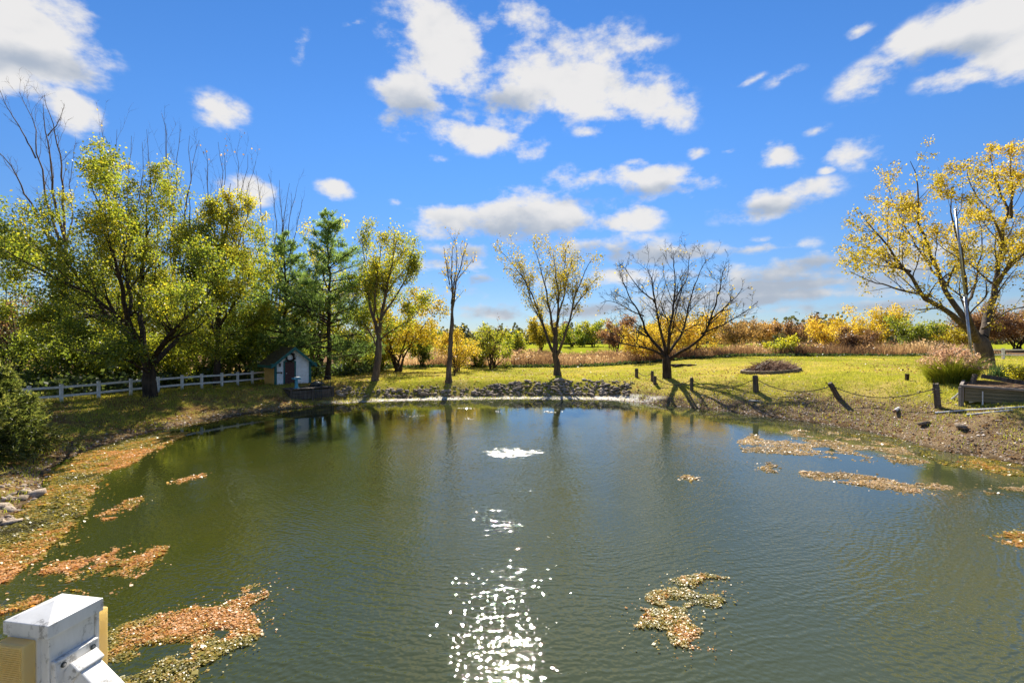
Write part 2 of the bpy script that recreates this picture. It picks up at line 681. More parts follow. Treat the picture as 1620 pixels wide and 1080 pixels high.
m, nt, out = new_mat('ground')
k = NT(nt)
pos = k.n('ShaderNodeNewGeometry').outputs['Position']
sd = k.attr('shore')
big = k.noise(pos, .11, 4, .6)
mid = k.noise(pos, .7, 5, .65)
fine = k.noise(pos, 9, 4, .7)
grit = k.noise(pos, 26, 3, .7)
sep = k.n('ShaderNodeSeparateXYZ')
k.put(sep.inputs[0], pos)
X, Y = sep.outputs[0], sep.outputs[1]
green = k.mix(k.ramp(fine, .3, .7), (.21, .215, .024), (.36, .325, .045))
straw = k.mix(k.ramp(fine, .3, .7), (.38, .29, .07), (.48, .37, .13))
lawn = k.mix(k.ramp(k.math('ADD', k.math('MULTIPLY', mid, .6), k.math('MULTIPLY', big, .5)), .46, .66), green, straw)
# leaf litter lying under the trees on the left bank
litter = k.mix(k.ramp(grit, .35, .65), (.085, .05, .025), (.26, .15, .06))
lf = k.math('MULTIPLY', k.ramp(X, -9, -14), k.ramp(k.math('ADD', mid, k.math('MULTIPLY', grit, .3)), .50, .78))
lawn = k.mix(lf, lawn, litter)
# bare soil and gravel along the water
soil = k.mix(k.ramp(grit, .3, .7), (.085, .058, .034), (.33, .24, .145))
soil = k.mix(k.ramp(fine, .55, .75), soil, (.13, .075, .035))
soil = k.mix(k.ramp(k.noise(pos, 1.9, 5, .7), .48, .62), soil, k.mix(k.ramp(grit, .4, .6), (.06, .038, .022), (.24, .15, .075)))
edge = k.math('ADD', sd, k.math('MULTIPLY', k.math('SUBTRACT', mid, .5), 3.2))
edge = k.math('SUBTRACT', edge, k.math('MULTIPLY', k.ramp(X, 15.5, 18), 1.5))
edge = k.math('ADD', edge, k.math('MULTIPLY', k.ramp(X, -10, -13), 1.1))
edge = k.math('ADD', edge, k.math('MULTIPLY', k.math('SUBTRACT', fine, .5), 1.2))
c = k.mix(k.ramp(edge, 1.2, 2.3), soil, lawn)
# pale dried scum and pebbles on the far beach
pale = k.mix(k.ramp(grit, .3, .65), (.50, .44, .38), (.82, .78, .72))
pb_ = k.math('MULTIPLY', k.ramp(Y, 33.5, 34.6), k.ramp(sd, 1.5, 1.0))
pb_ = k.math('MULTIPLY', pb_, k.ramp(k.math('ADD', mid, k.math('MULTIPLY', fine, .3)), .42, .62))
c = k.mix(pb_, c, pale)
wet = k.ramp(sd, .45, .05)
c = k.mix(k.math('MULTIPLY', wet, .75), c, (.045, .034, .02))
# rough meadow and the mown field beyond the reeds
mead = k.mix(k.ramp(fine, .3, .7), (.14, .085, .045), (.24, .15, .08))
field = k.mix(k.ramp(big, .35, .65), (.24, .28, .018), (.31, .32, .03))
yw = k.math('ADD', Y, k.math('MULTIPLY', big, 5))
c = k.mix(k.ramp(yw, 61, 63), c, mead)
c = k.mix(k.ramp(yw, 84, 92), c, field)
h = k.math('ADD', k.math('MULTIPLY', fine, .05), k.math('MULTIPLY', grit, .03))
nt.links.new(k.bsdf(c, 1.0, .0, k.bump(h, .8, 1)), out.inputs[0])
GROUND = m
o = obj('ground', np_mesh('ground', np.stack([xf, yf, zf], 1), quads, GROUND, {'shore': ('POINT', SD)}, smooth=True))
tag(o, 'mown lawn and leaf-strewn banks sloping down to the pond', kind='structure')

# ------------------------------------------------------------------ water
m, nt, out = new_mat('pond_water')
k = NT(nt)
pos = k.n('ShaderNodeNewGeometry').outputs['Position']
sep = k.n('ShaderNodeSeparateXYZ')
k.put(sep.inputs[0], pos)
X, Y = sep.outputs[0], sep.outputs[1]
dx, dy = k.math('SUBTRACT', X, .05), k.math('SUBTRACT', Y, 18.9)
r = k.math('SQRT', k.math('ADD', k.math('MULTIPLY', dx, dx), k.math('MULTIPLY', dy, dy)))
bigd = k.noise(pos, .35, 3, .5)
dn = k.noise(pos, 1.1, 3, .55)
rd = k.math('ADD', k.math('ADD', r, k.math('MULTIPLY', bigd, 1.5)), k.math('MULTIPLY', dn, .16))
w0 = k.math('SINE', k.math('MULTIPLY', rd, 2 * math.pi / .37))
w1 = k.math('SINE', k.math('MULTIPLY', k.math('ADD', rd, k.math('MULTIPLY', k.noise(pos, 3.0, 2), .07)), 2 * math.pi / .135))
w2 = k.math('SINE', k.math('MULTIPLY', k.math('ADD', rd, k.math('MULTIPLY', k.noise(pos, 2.3, 2), .16)), 2 * math.pi / .20))
patch = k.ramp(k.noise(pos, .55, 3, .6), .30, .66)
amp = k.math('DIVIDE', 1.0, k.math('ADD', 1.0, k.math('MULTIPLY', r, .035)))
calm = k.math('ADD', .055, k.math('MULTIPLY', k.ramp(k.math('ADD', X, k.math('MULTIPLY', bigd, 4)), -13, -3.5), .88))
calm = k.math('MULTIPLY', calm, k.math('ADD', .07, k.math('MULTIPLY', k.ramp(k.math('ADD', Y, k.math('MULTIPLY', bigd, 4)), 34, 13), .93)))
calm = k.math('MULTIPLY', calm, k.math('SUBTRACT', 1.0, k.math('MULTIPLY', k.math('MULTIPLY', k.ramp(k.math('ADD', X, k.math('MULTIPLY', bigd, 4)), 10, 14), k.ramp(Y, 11, 15)), .75)))
A = k.math('MULTIPLY', k.math('MULTIPLY', amp, calm), k.math('ADD', .55, k.math('MULTIPLY', patch, .45)))
A = k.math('MULTIPLY', A, k.math('ADD', 1.0, k.math('MULTIPLY', k.ramp(Y, 13, 8), .30)))
h1 = k.math('ADD', k.math('MULTIPLY', w1, .0013), k.math('MULTIPLY', w0, .0012))
h2 = k.math('MULTIPLY', w2, .0011)
n1_ = k.noise(k.mapping(pos, (1, 1.6, 1)), 5.0, 1, .5)
n2_ = k.noise(k.mapping(pos, (1, 1.5, 1)), 1.6, 2, .5)
hh = k.math('ADD', k.math('ADD', h1, h2), k.math('ADD', k.math('MULTIPLY', n1_, .009), k.math('ADD', k.math('MULTIPLY', n2_, .008), k.math('ADD', k.math('MULTIPLY', k.noise(k.mapping(pos, (1, 1.15, 1)), 10.5, 0, .5), .0115), k.math('MULTIPLY', k.noise(pos, 21, 0, .5), .0044)))))
hh = k.math('MULTIPLY', hh, A)
bn = k.bump(hh, 1.0, 1.0)
murk_sky = k.mix(k.ramp(k.noise(pos, .22, 3), .35, .65), (.027, .034, .006), (.035, .039, .008))
murk_sky = k.mix(k.ramp(k.math('ADD', X, k.math('MULTIPLY', bigd, 5)), -5, 6), murk_sky, (.050, .059, .026))  # greyer, brighter mix past mid-pond paints sky reflection into the water colour
p = k.n('ShaderNodeBsdfPrincipled')
k.put(p.inputs['Base Color'], murk_sky)
p.inputs['Roughness'].default_value = .02
p.inputs['IOR'].default_value = 1.42
k.put(p.inputs['Normal'], bn)
nt.links.new(p.outputs[0], out.inputs[0])
WATER = m
wp = np.array([[-40, -14, 0], [40, -14, 0], [40, 40, 0], [-40, 40, 0]], float)
o = obj('water', np_mesh('water', wp, np.array([[0, 1, 2, 3]]), WATER))
tag(o, 'rippled green pond water reflecting sky and trees', kind='structure')

# the boil of the aerator in the middle of the pond
rng = np.random.default_rng(11)
n = 110
u, v = np.meshgrid(np.linspace(-1, 1, n), np.linspace(-1, 1, n))
rr = np.sqrt(u ** 2 + v ** 2) + (fbm(u.ravel(), v.ravel(), 3, 8).reshape(u.shape) - .5) * .4
env = sstep(1.0, .25, rr)
zz = env * (.015 + .11 * (fbm(u.ravel() * 1.35, v.ravel() * 1.0, 5, 21, 4).reshape(u.shape) - .35)) - .012
vs = np.stack([u.ravel() * 1.5, v.ravel() * 1.15, zz.ravel()], 1)
ii = (np.arange(n - 1)[:, None] * n + np.arange(n - 1)[None]).ravel()
boilm, nt, out = new_mat('boiling_water')
k = NT(nt)
pos = k.n('ShaderNodeNewGeometry').outputs['Position']
painted_glitter = k.math('MULTIPLY', k.ramp(k.noise(pos, 9, 5, .7), .52, .66), .55)  # white mottling paints sun glitter into the colour of the boil
a = k.bsdf(k.mix(painted_glitter, (.05, .055, .02), (.80, .82, .82)), .12, .5, k.bump(k.noise(pos, 14, 3), 1, .04))
nt.links.new(a, out.inputs[0])
o = obj('fountain', np_mesh('fountain', vs, np.stack([ii, ii + 1, ii + n + 1, ii + n], 1), boilm, smooth=True), loc=(.05, 18.9, 0))
tag(o, 'glittering white boil of bubbling water in the middle of the pond', 'fountain')


# ------------------------------------------------------------------ trees: branch growth in batches
def resample(P, n):
    P = np.asarray(P, float)
    s = np.concatenate([[0], np.cumsum(np.linalg.norm(np.diff(P, axis=0), axis=1))])
    t = np.linspace(0, s[-1], n)
    return np.stack([np.interp(t, s, P[:, i]) for i in range(P.shape[1])], 1)


class Skel:
    def __init__(self, seed):
        self.rng = np.random.default_rng(seed)
        self.sets = []           # (pts (B,n,3), rad (B,n), sides)

    def add(self, pts, rad, sides):
        self.sets.append((pts, rad, sides))

    def limbs(self, limbs, n=14, sides=7):
        """limbs: list of (points (k,3), r0, r1)"""
        P, R, Ls = [], [], []
        for pts, r0, r1 in limbs:
            q = resample(catmull(np.asarray(pts, float), 5, False), n)
            wig = self.rng.normal(0, 1, (n, 3))
            wig = np.cumsum(wig, 0)
            wig -= np.linspace(0, 1, n)[:, None] * wig[-1]
            L = np.linalg.norm(np.diff(q, axis=0), axis=1).sum()
            q = q + wig * .006 * L
            P.append(q)
            R.append(r0 + (r1 - r0) * np.linspace(0, 1, n) ** .8)
            Ls.append(L)
        P, R = np.array(P), np.array(R)
        self.add(P, R, sides)
        return P, R, np.array(Ls)

    def spawn(self, parent, per, t0, t1, ang, lr, rr, nseg=5, wander=.25, up=.15, sides=4, absl=None, rmin=.004, tip=.25, grav=0, lt=.45):
        pts, rad, Lp = parent
        rng = self.rng
        B, n = pts.shape[:2]
        cnt = per * np.clip((Lp / Lp.mean()) ** .45, .5, 1.5) if np.isscalar(per) else np.asarray(per)
        cnt = np.floor(cnt + rng.uniform(0, 1, B)).astype(int)
        idx = np.repeat(np.arange(B), cnt)
        M = len(idx)
        t = rng.uniform(t0, t1, M)
        f = np.minimum(t * (n - 1), n - 1.001)
        i = f.astype(int)
        w = (f - i)[:, None]
        p0 = pts[idx, i] * (1 - w) + pts[idx, i + 1] * w
        tan = norm(pts[idx, i + 1] - pts[idx, i])
        r = rad[idx, i] * (1 - w[:, 0]) + rad[idx, i + 1] * w[:, 0]
        q = rng.normal(size=(M, 3))
        perp = norm(q - (q * tan).sum(1, keepdims=True) * tan)
        a = rng.uniform(ang[0], ang[1], M)[:, None]
        d = np.cos(a) * tan + np.sin(a) * perp
        d[:, 2] += up
        d = norm(d)
        L = (Lp[idx] if absl is None else np.full(M, absl)) * rng.uniform(lr[0], lr[1], M) * (1 - lt * t)
        r0 = np.maximum(r * rr, rmin)
        return self.grow(p0, d, L, r0, nseg, wander, up * .35 - grav, sides, tip)

    def grow(self, p0, d, L, r0, nseg, wander, up, sides, tip=.25):
        M = len(p0)
        out = np.empty((M, nseg + 1, 3))
        out[:, 0] = p0
        st = (L / nseg)[:, None]
        for s in range(nseg):
            d = d + self.rng.normal(0, wander, (M, 3))
            d[:, 2] += up
            d = norm(d)
            out[:, s + 1] = out[:, s] + d * st
        rad = r0[:, None] * (1 + (tip - 1) * np.linspace(0, 1, nseg + 1)[None])
        self.add(out, rad, sides)
        return out, rad, L

    def mesh(self, name, mat, sets=None):
        V, Fq, Ft, b = [], [], [], 0
        for pts, rad, n in (self.sets if sets is None else sets):
            B, k = pts.shape[:2]
            if B == 0:
                continue
            tan = np.empty_like(pts)
            tan[:, 1:-1] = pts[:, 2:] - pts[:, :-2]
            tan[:, 0] = pts[:, 1] - pts[:, 0]
            tan[:, -1] = pts[:, -1] - pts[:, -2]
            tan = norm(tan)
            mt = norm(tan.mean(1))
            ref = np.where(np.abs(mt[:, 2:3]) < .8, np.array([[0, 0, 1.]]), np.array([[1., 0, 0]]))
            s1 = norm(np.cross(tan, ref[:, None, :]))
            s2 = np.cross(tan, s1)
            q = np.arange(n) * 2 * math.pi / n
            ring = s1[:, :, None, :] * np.cos(q)[None, None, :, None] + s2[:, :, None, :] * np.sin(q)[None, None, :, None]
            v = pts[:, :, None, :] + ring * rad[:, :, None, None]
            V.append(v.reshape(-1, 3))
            base = b + (np.arange(B)[:, None, None] * k + np.arange(k - 1)[None, :, None]) * n
            j = np.arange(n)[None, None, :]
            j2 = (np.arange(n) + 1) % n
            j2 = j2[None, None, :]
            Fq.append(np.stack([base + j, base + j2, base + n + j2, base + n + j], -1).reshape(-1, 4))
            b += B * k * n
        return np_mesh(name, np.concatenate(V), np.concatenate(Fq), mat, smooth=True)


def leaves_at(rng, P, size, droop=.25, jit=.2, flat=0):
    """rhombic leaves folded along the midrib, one quad each"""
    N = len(P)
    P = P + rng.normal(0, jit, (N, 3))
    a = rng.normal(size=(N, 3))
    a[:, 2] = a[:, 2] * (1 - flat) - droop
    a = norm(a)
    q = rng.normal(size=(N, 3))
    if flat:
        q = q * (1 - flat) + np.cross(a, np.array([0, 0, 1.])) * flat
    b = norm(np.cross(a, np.cross(q, a)))
    nn = np.cross(a, b)
    s = size * rng.uniform(.65, 1.35, (N, 1))
    v = np.empty((N, 4, 3))
    v[:, 0] = P
    v[:, 1] = P + a * s * .55 + b * s * .42 + nn * s * .10
    v[:, 2] = P + a * s
    v[:, 3] = P + a * s * .5 - b * s * .42 + nn * s * .10
    return v.reshape(-1, 3), np.arange(4 * N).reshape(N, 4)


def along(rng, br, per, t0=.2, t1=1.0):
    pts, rad, L = br
    B, n = pts.shape[:2]
    cnt = np.floor(np.full(B, per) + rng.uniform(0, 1, B)).astype(int) if np.isscalar(per) else per
    idx = np.repeat(np.arange(B), cnt)
    t = rng.uniform(t0, t1, len(idx))
    f = np.minimum(t * (n - 1), n - 1.001)
    i = f.astype(int)
    w = (f - i)[:, None]
    return pts[idx, i] * (1 - w) + pts[idx, i + 1] * w


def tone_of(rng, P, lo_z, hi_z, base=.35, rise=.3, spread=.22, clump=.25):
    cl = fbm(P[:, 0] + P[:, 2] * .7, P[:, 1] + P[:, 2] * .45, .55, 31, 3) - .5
    t = base + rise * np.clip((P[:, 2] - lo_z) / (hi_z - lo_z), 0, 1) + rng.normal(0, spread, len(P)) + cl * 2 * clump  # crown tops yellower and brighter: autumn colour with sunlight painted in
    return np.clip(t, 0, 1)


def finish_tree(name, label, base, sk, leafv, leaff, tone, bark, lmat, group=None, cat='tree', twig_sets=None):
    root = thing(name, label, cat, base, 0, group)
    inv = np.array(base)
    tm = sk.mesh('trunk', bark, [s for s in sk.sets if twig_sets is None or not any(s is q for q in twig_sets)])
    t = obj('trunk', tm, root)
    t.matrix_parent_inverse = Matrix.Translation(-Vector(base))
    if leafv is not None and len(leafv):
        c = obj('crown', np_mesh('crown', leafv, leaff, lmat, {'tone': ('FACE', tone)}), root)
        c.matrix_parent_inverse = Matrix.Translation(-Vector(base))
    if twig_sets:
        q = obj('crown' if leafv is None else 'twigs', sk.mesh('twigs', bark, twig_sets), root)
        q.matrix_parent_inverse = Matrix.Translation(-Vector(base))
    return root


def PL(base, d, *pts):
    """limb path: photograph points plus a depth offset, at the tree's own distance"""
    return np.array([W(p[0], p[1], d + (p[2] if len(p) > 2 else 0)) for p in pts])


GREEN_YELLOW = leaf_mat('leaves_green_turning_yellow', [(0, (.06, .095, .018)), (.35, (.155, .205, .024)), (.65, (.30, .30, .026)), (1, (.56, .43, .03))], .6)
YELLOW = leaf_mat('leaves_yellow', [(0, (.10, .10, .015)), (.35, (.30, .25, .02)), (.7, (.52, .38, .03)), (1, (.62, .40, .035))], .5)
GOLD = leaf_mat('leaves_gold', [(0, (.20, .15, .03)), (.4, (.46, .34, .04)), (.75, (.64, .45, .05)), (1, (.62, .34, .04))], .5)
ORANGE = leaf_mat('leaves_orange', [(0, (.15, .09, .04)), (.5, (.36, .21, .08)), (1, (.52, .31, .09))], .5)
RUSSET = leaf_mat('leaves_russet', [(0, (.07, .045, .025)), (.5, (.20, .11, .06)), (1, (.36, .19, .09))], .45)
GREEN = leaf_mat('leaves_green', [(0, (.06, .085, .018)), (.4, (.15, .19, .026)), (.75, (.30, .305, .028)), (1, (.48, .42, .03))], .6)
PINE = leaf_mat('pine_needles', [(0, (.07, .12, .035)), (.5, (.18, .27, .07)), (1, (.38, .45, .11))], .6)
JUNIPER = leaf_mat('juniper_sprays', [(0, (.04, .06, .014)), (.5, (.115, .145, .03)), (1, (.33, .31, .075))], .5)


def pyof(P):
    return 540 - (P[:, 2] - H) / P[:, 1] * F


def pxof(P):
    return 810 + P[:, 0] / P[:, 1] * F


def hero(name, label, bx, by, d, trunk, limbs, spec, lmat, bark, leaf, seed, tone=(.35, .3, .22), cat='tree', group=None, keep=None, top=None):
    """trunk and limbs follow the photographed habit; finer branches grow from them"""
    sk = Skel(seed)
    base = hit(bx, by) if d is None else Vector(W(bx, by, d))
    if d is None:
        d = base.y
    else:
        base.z = gz(base.x, base.y)
    L = []
    tp, r0, r1 = trunk
    tpts = PL(base, d, *tp)
    tpts[0] = (base.x, base.y, base.z - .25)
    L.append((tpts, r0, r1))
    tr = sk.limbs(L, 16, 10)
    # root flare
    tr[1][0, 0] *= 1.55
    tr[1][0, 1] *= 1.15
    tr[1][0, -3:] *= np.array([.9, .7, .35])
    paths = []
    for p, a, b in limbs:
        q = catmull(PL(base, d, *p), 6, False)
        if top is not None:      # limbs end in fine shoots inside the outline
            over = np.nonzero(pyof(q) < np.interp(pxof(q), [t[0] for t in top], [t[1] for t in top]) + 26)[0]
            if len(over) and over[0] > 6:
                q = q[:over[0]]
        paths.append((q[::3] if len(q) > 9 else q, a, min(b, .016)))
    lb = sk.limbs(paths, 16, 7)
    cur = lb
    allb = []
    for s in spec:
        s = dict(s)
        cur = sk.spawn(cur, **s)
        if top is not None:      # nothing grows past the tree's own outline
            tip = cur[0][:, -1]
            ok = pyof(tip) > np.interp(pxof(tip), [q[0] for q in top], [q[1] for q in top]) + sk.rng.normal(0, 6, len(tip))
            cur = (cur[0][ok], cur[1][ok], cur[2][ok])
            sk.sets[-1] = (cur[0], cur[1], sk.sets[-1][2])
        allb.append(cur)
    lv = lf = tn = None
    if leaf:
        P = []
        for lev, per in leaf['on']:
            P.append(along(sk.rng, allb[lev] if lev >= 0 else lb, per, leaf.get('t0', .25)))
        P = np.concatenate(P)
        if keep is not None:
            P = P[keep(sk.rng, P, d)]
        if len(P):
            lv, lf = leaves_at(sk.rng, P, leaf['size'], leaf.get('droop', .3), leaf.get('jit', .15))
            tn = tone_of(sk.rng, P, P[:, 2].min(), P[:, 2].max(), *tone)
    return finish_tree(name, label, tuple(base), sk, lv, lf, tn, bark, lmat, group, cat)


R_ = math.radians
# broad maple at the left end of the fence
hero('maple_tree', 'broad low-forking maple with green and yellow leaves at left end of the white fence', 238, 627, None,
     (((238, 627), (236, 605), (236, 588), (237, 578)), .42, .34),
     [(((234, 590), (222, 560), (205, 535), (180, 508, 1), (150, 470, 1.5), (118, 430, 2), (85, 380, 2.5), (60, 330, 3)), .24, .05),
      (((180, 508, 1), (150, 500, .5), (100, 510, -1), (60, 505, -2), (10, 490, -2.5)), .12, .03),
      (((236, 585), (222, 545, -1), (205, 500, -2), (190, 440, -3), (175, 380, -3.5), (150, 310, -3.5), (135, 260, -3)), .2, .03),
      (((237, 582), (228, 540, 1), (220, 490, 2), (222, 430, 2.5), (232, 370, 2.5), (238, 300, 2), (240, 240, 1.5)), .22, .03),
      (((238, 585), (250, 560, -.5), (280, 528, -1.5), (305, 505, -2.5), (330, 470, -3.5), (345, 420, -4)), .2, .04),
      (((242, 578), (262, 555, 1), (285, 520, 2.5), (300, 470, 3), (305, 410, 3), (300, 340, 3), (298, 280, 3)), .18, .03),
      (((236, 588), (215, 575, -2), (180, 560, -4), (140, 555, -5), (95, 545, -5.5)), .1, .02),
      (((228, 560, -1), (200, 510, -3), (140, 460, -4.5), (80, 430, -5), (20, 400, -5), (-30, 370, -5)), .13, .03),
      (((150, 470, 1.5), (110, 455, 2.5), (50, 430, 3), (0, 400, 3.5)), .09, .03),
      (((205, 500, -2), (195, 430, -1), (185, 340, 0), (172, 270, .5), (165, 230, .5)), .12, .02)],
     [dict(per=16, t0=.2, t1=1, ang=(R_(25), R_(60)), lr=(.22, .42), rr=.5, nseg=6, wander=.13, up=.22, sides=5),
      dict(per=7, t0=.2, t1=1, ang=(R_(25), R_(60)), lr=(.35, .6), rr=.5, nseg=5, wander=.16, up=.12, sides=3, rmin=.006),
      dict(per=4, t0=.2, t1=1, ang=(R_(25), R_(60)), lr=(.4, .7), rr=.5, nseg=4, wander=.2, up=.05, sides=3, rmin=.004)],
     GREEN_YELLOW, BARK, dict(on=[(2, 17), (1, 7)], size=.115, jit=.19), 1, (.36, .32, .17, .26),
     top=[(-60, 300), (0, 268), (60, 300), (95, 285), (130, 238), (160, 218), (200, 240), (240, 235), (285, 250), (310, 290), (345, 380)])

# second tree at the fence, yellower
hero('maple_tree', 'upright yellow-green maple with dark straight trunk between fence and shed', 345, 610, None,
     (((345, 610), (346, 570), (347, 520), (350, 450), (356, 380), (362, 320), (365, 290)), .26, .04),
     [(((347, 540), (330, 505, 1), (318, 450, 2), (312, 390, 2)), .1, .02),
      (((348, 520), (370, 480, -1), (392, 440, -2), (410, 390, -2)), .11, .02),
      (((350, 470), (338, 420, -1.5), (332, 360, -2), (330, 310, -2)), .1, .02),
      (((352, 440), (375, 395, 1.5), (390, 350, 2), (398, 310, 2)), .1, .02),
      (((347, 550), (365, 530, 2), (395, 515, 3), (425, 495, 3)), .08, .02),
      (((347, 560), (325, 548, -2), (300, 540, -3), (275, 535, -3)), .08, .02),
      (((356, 390), (360, 340), (362, 300), (364, 285)), .07, .02)],
     [dict(per=12, t0=.1, t1=1, ang=(R_(25), R_(60)), lr=(.3, .5), rr=.5, nseg=5, wander=.14, up=.25, sides=4),
      dict(per=7, t0=.15, t1=1, ang=(R_(25), R_(60)), lr=(.35, .6), rr=.5, nseg=4, wander=.18, up=.12, sides=3, rmin=.006),
      dict(per=4, t0=.2, t1=1, ang=(R_(25), R_(60)), lr=(.4, .7), rr=.5, nseg=3, wander=.2, up=.05, sides=3, rmin=.004)],
     GREEN_YELLOW, BARK, dict(on=[(2, 17), (1, 6)], size=.118, jit=.24), 2, (.43, .36, .16, .22),
     top=[(290, 420), (310, 330), (330, 300), (365, 290), (395, 300), (420, 335), (440, 400)])

# vase-shaped tree right of the shed
hero('maple_tree', 'vase-shaped yellow-green tree with pale trunk just right of the pines', 593, 602, None,
     (((593, 602), (595, 580), (597, 555), (600, 530)), .30, .24),
     [(((599, 535), (592, 500), (584, 460, 1), (578, 420, 1.5), (572, 380, 1.5), (570, 345, 1.5)), .17, .03),
      (((600, 528), (606, 490), (614, 450, -1), (622, 410, -1.5), (630, 370, -1.5), (633, 340, -1.5)), .17, .03),
      (((592, 500), (598, 450, -1), (602, 400, -1.5), (600, 350, -1.5)), .09, .02),
      (((606, 500), (628, 465, 1), (645, 430, 1.5), (655, 390, 1.5), (662, 365, 1.5)), .1, .02),
      (((600, 540), (622, 520, -1), (648, 505, -1.5), (668, 480, -1.5)), .08, .02),
      (((597, 548), (580, 515, 1), (562, 480, 2), (556, 440, 2)), .08, .02),
      (((599, 535), (606, 500, 2), (612, 450, 3), (612, 400, 3)), .1, .02)],
     [dict(per=11, t0=.2, t1=1, ang=(R_(20), R_(50)), lr=(.25, .45), rr=.5, nseg=5, wander=.14, up=.25, sides=4),
      dict(per=7, t0=.15, t1=1, ang=(R_(25), R_(55)), lr=(.35, .6), rr=.5, nseg=4, wander=.18, up=.1, sides=3, rmin=.006)],
     GREEN_YELLOW, BARK_PALE, dict(on=[(1, 38), (0, 8)], size=.13, jit=.24), 3, (.45, .25, .2, .25),
     top=[(545, 430), (560, 360), (580, 335), (600, 340), (625, 338), (645, 345), (665, 370), (680, 420)])

# slender, nearly bare tree
hero('slender_tree', 'slender tree with few orange leaves and two rising forks by the far bank', 710, 604, None,
     (((710, 604), (711, 570), (713, 530), (715, 490)), .24, .15),
     [(((714, 500), (712, 450), (714, 410, .5), (718, 370, .5), (720, 345, .5)), .11, .015),
      (((715, 495), (722, 450, -.5), (730, 415, -1), (740, 385, -1), (748, 362, -1)), .1, .015),
      (((714, 480), (722, 430, 1), (722, 390, 1), (712, 360, 1)), .07, .012),
      (((712, 450), (704, 410, -1), (702, 375, -1)), .05, .012),
      (((725, 440), (745, 415, 1), (760, 395, 1)), .04, .01)],
     [dict(per=12, t0=.1, t1=1, ang=(R_(20), R_(45)), lr=(.2, .42), rr=.42, nseg=5, wander=.12, up=.25, sides=3, rmin=.008),
      dict(per=5, t0=.2, t1=1, ang=(R_(25), R_(55)), lr=(.3, .55), rr=.5, nseg=4, wander=.16, up=.1, sides=3, rmin=.005)],
     GOLD, BARK_PALE, dict(on=[(1, .8), (0, .9)], size=.16, jit=.15), 4, (.45, .1, .25),
     top=[(675, 430), (695, 365), (720, 345), (750, 360), (770, 400)])

# open vase tree with sparse yellow leaves
hero('locust_tree', 'open vase-shaped tree with sparse yellow leaves in the middle of the far bank', 882, 594, None,
     (((882, 594), (880, 575), (877, 555), (878, 530), (880, 510)), .36, .17),
     [(((878, 562), (862, 525, .5), (848, 490, 1), (830, 450, 1.5), (812, 420, 2), (795, 400, 2)), .15, .02),
      (((878, 530), (868, 480, -1), (858, 430, -1.5), (846, 395, -2), (834, 372, -2)), .14, .015),
      (((880, 520), (882, 470), (878, 420), (872, 380), (872, 365)), .14, .015),
      (((880, 515), (893, 470, 1), (900, 430, 1.5), (910, 395, 2), (922, 372, 2)), .13, .015),
      (((879, 565), (892, 535, -1), (902, 500, -1.5), (912, 460, -2), (928, 420, -2.5), (945, 400, -2.5)), .16, .02),
      (((905, 490, -1.5), (925, 465, -1), (940, 445, -1), (955, 430, -1)), .08, .015),
      (((862, 525, .5), (842, 480, 2), (828, 430, 3), (808, 385, 3)), .09, .015),
      (((882, 480), (892, 430, 3), (895, 395, 3), (890, 368, 3)), .08, .012)],
     [dict(per=14, t0=.22, t1=1, ang=(R_(20), R_(50)), lr=(.2, .42), rr=.42, nseg=5, wander=.14, up=.2, sides=3, rmin=.012),
      dict(per=6, t0=.2, t1=1, ang=(R_(25), R_(55)), lr=(.3, .55), rr=.5, nseg=4, wander=.18, up=.08, sides=3, rmin=.005)],
     YELLOW, BARK_GREY, dict(on=[(1, 13), (0, 4)], size=.13, jit=.22), 5, (.35, .2, .2),
     top=[(765, 385), (790, 368), (820, 362), (850, 358), (900, 368), (935, 372), (950, 395), (965, 430)])

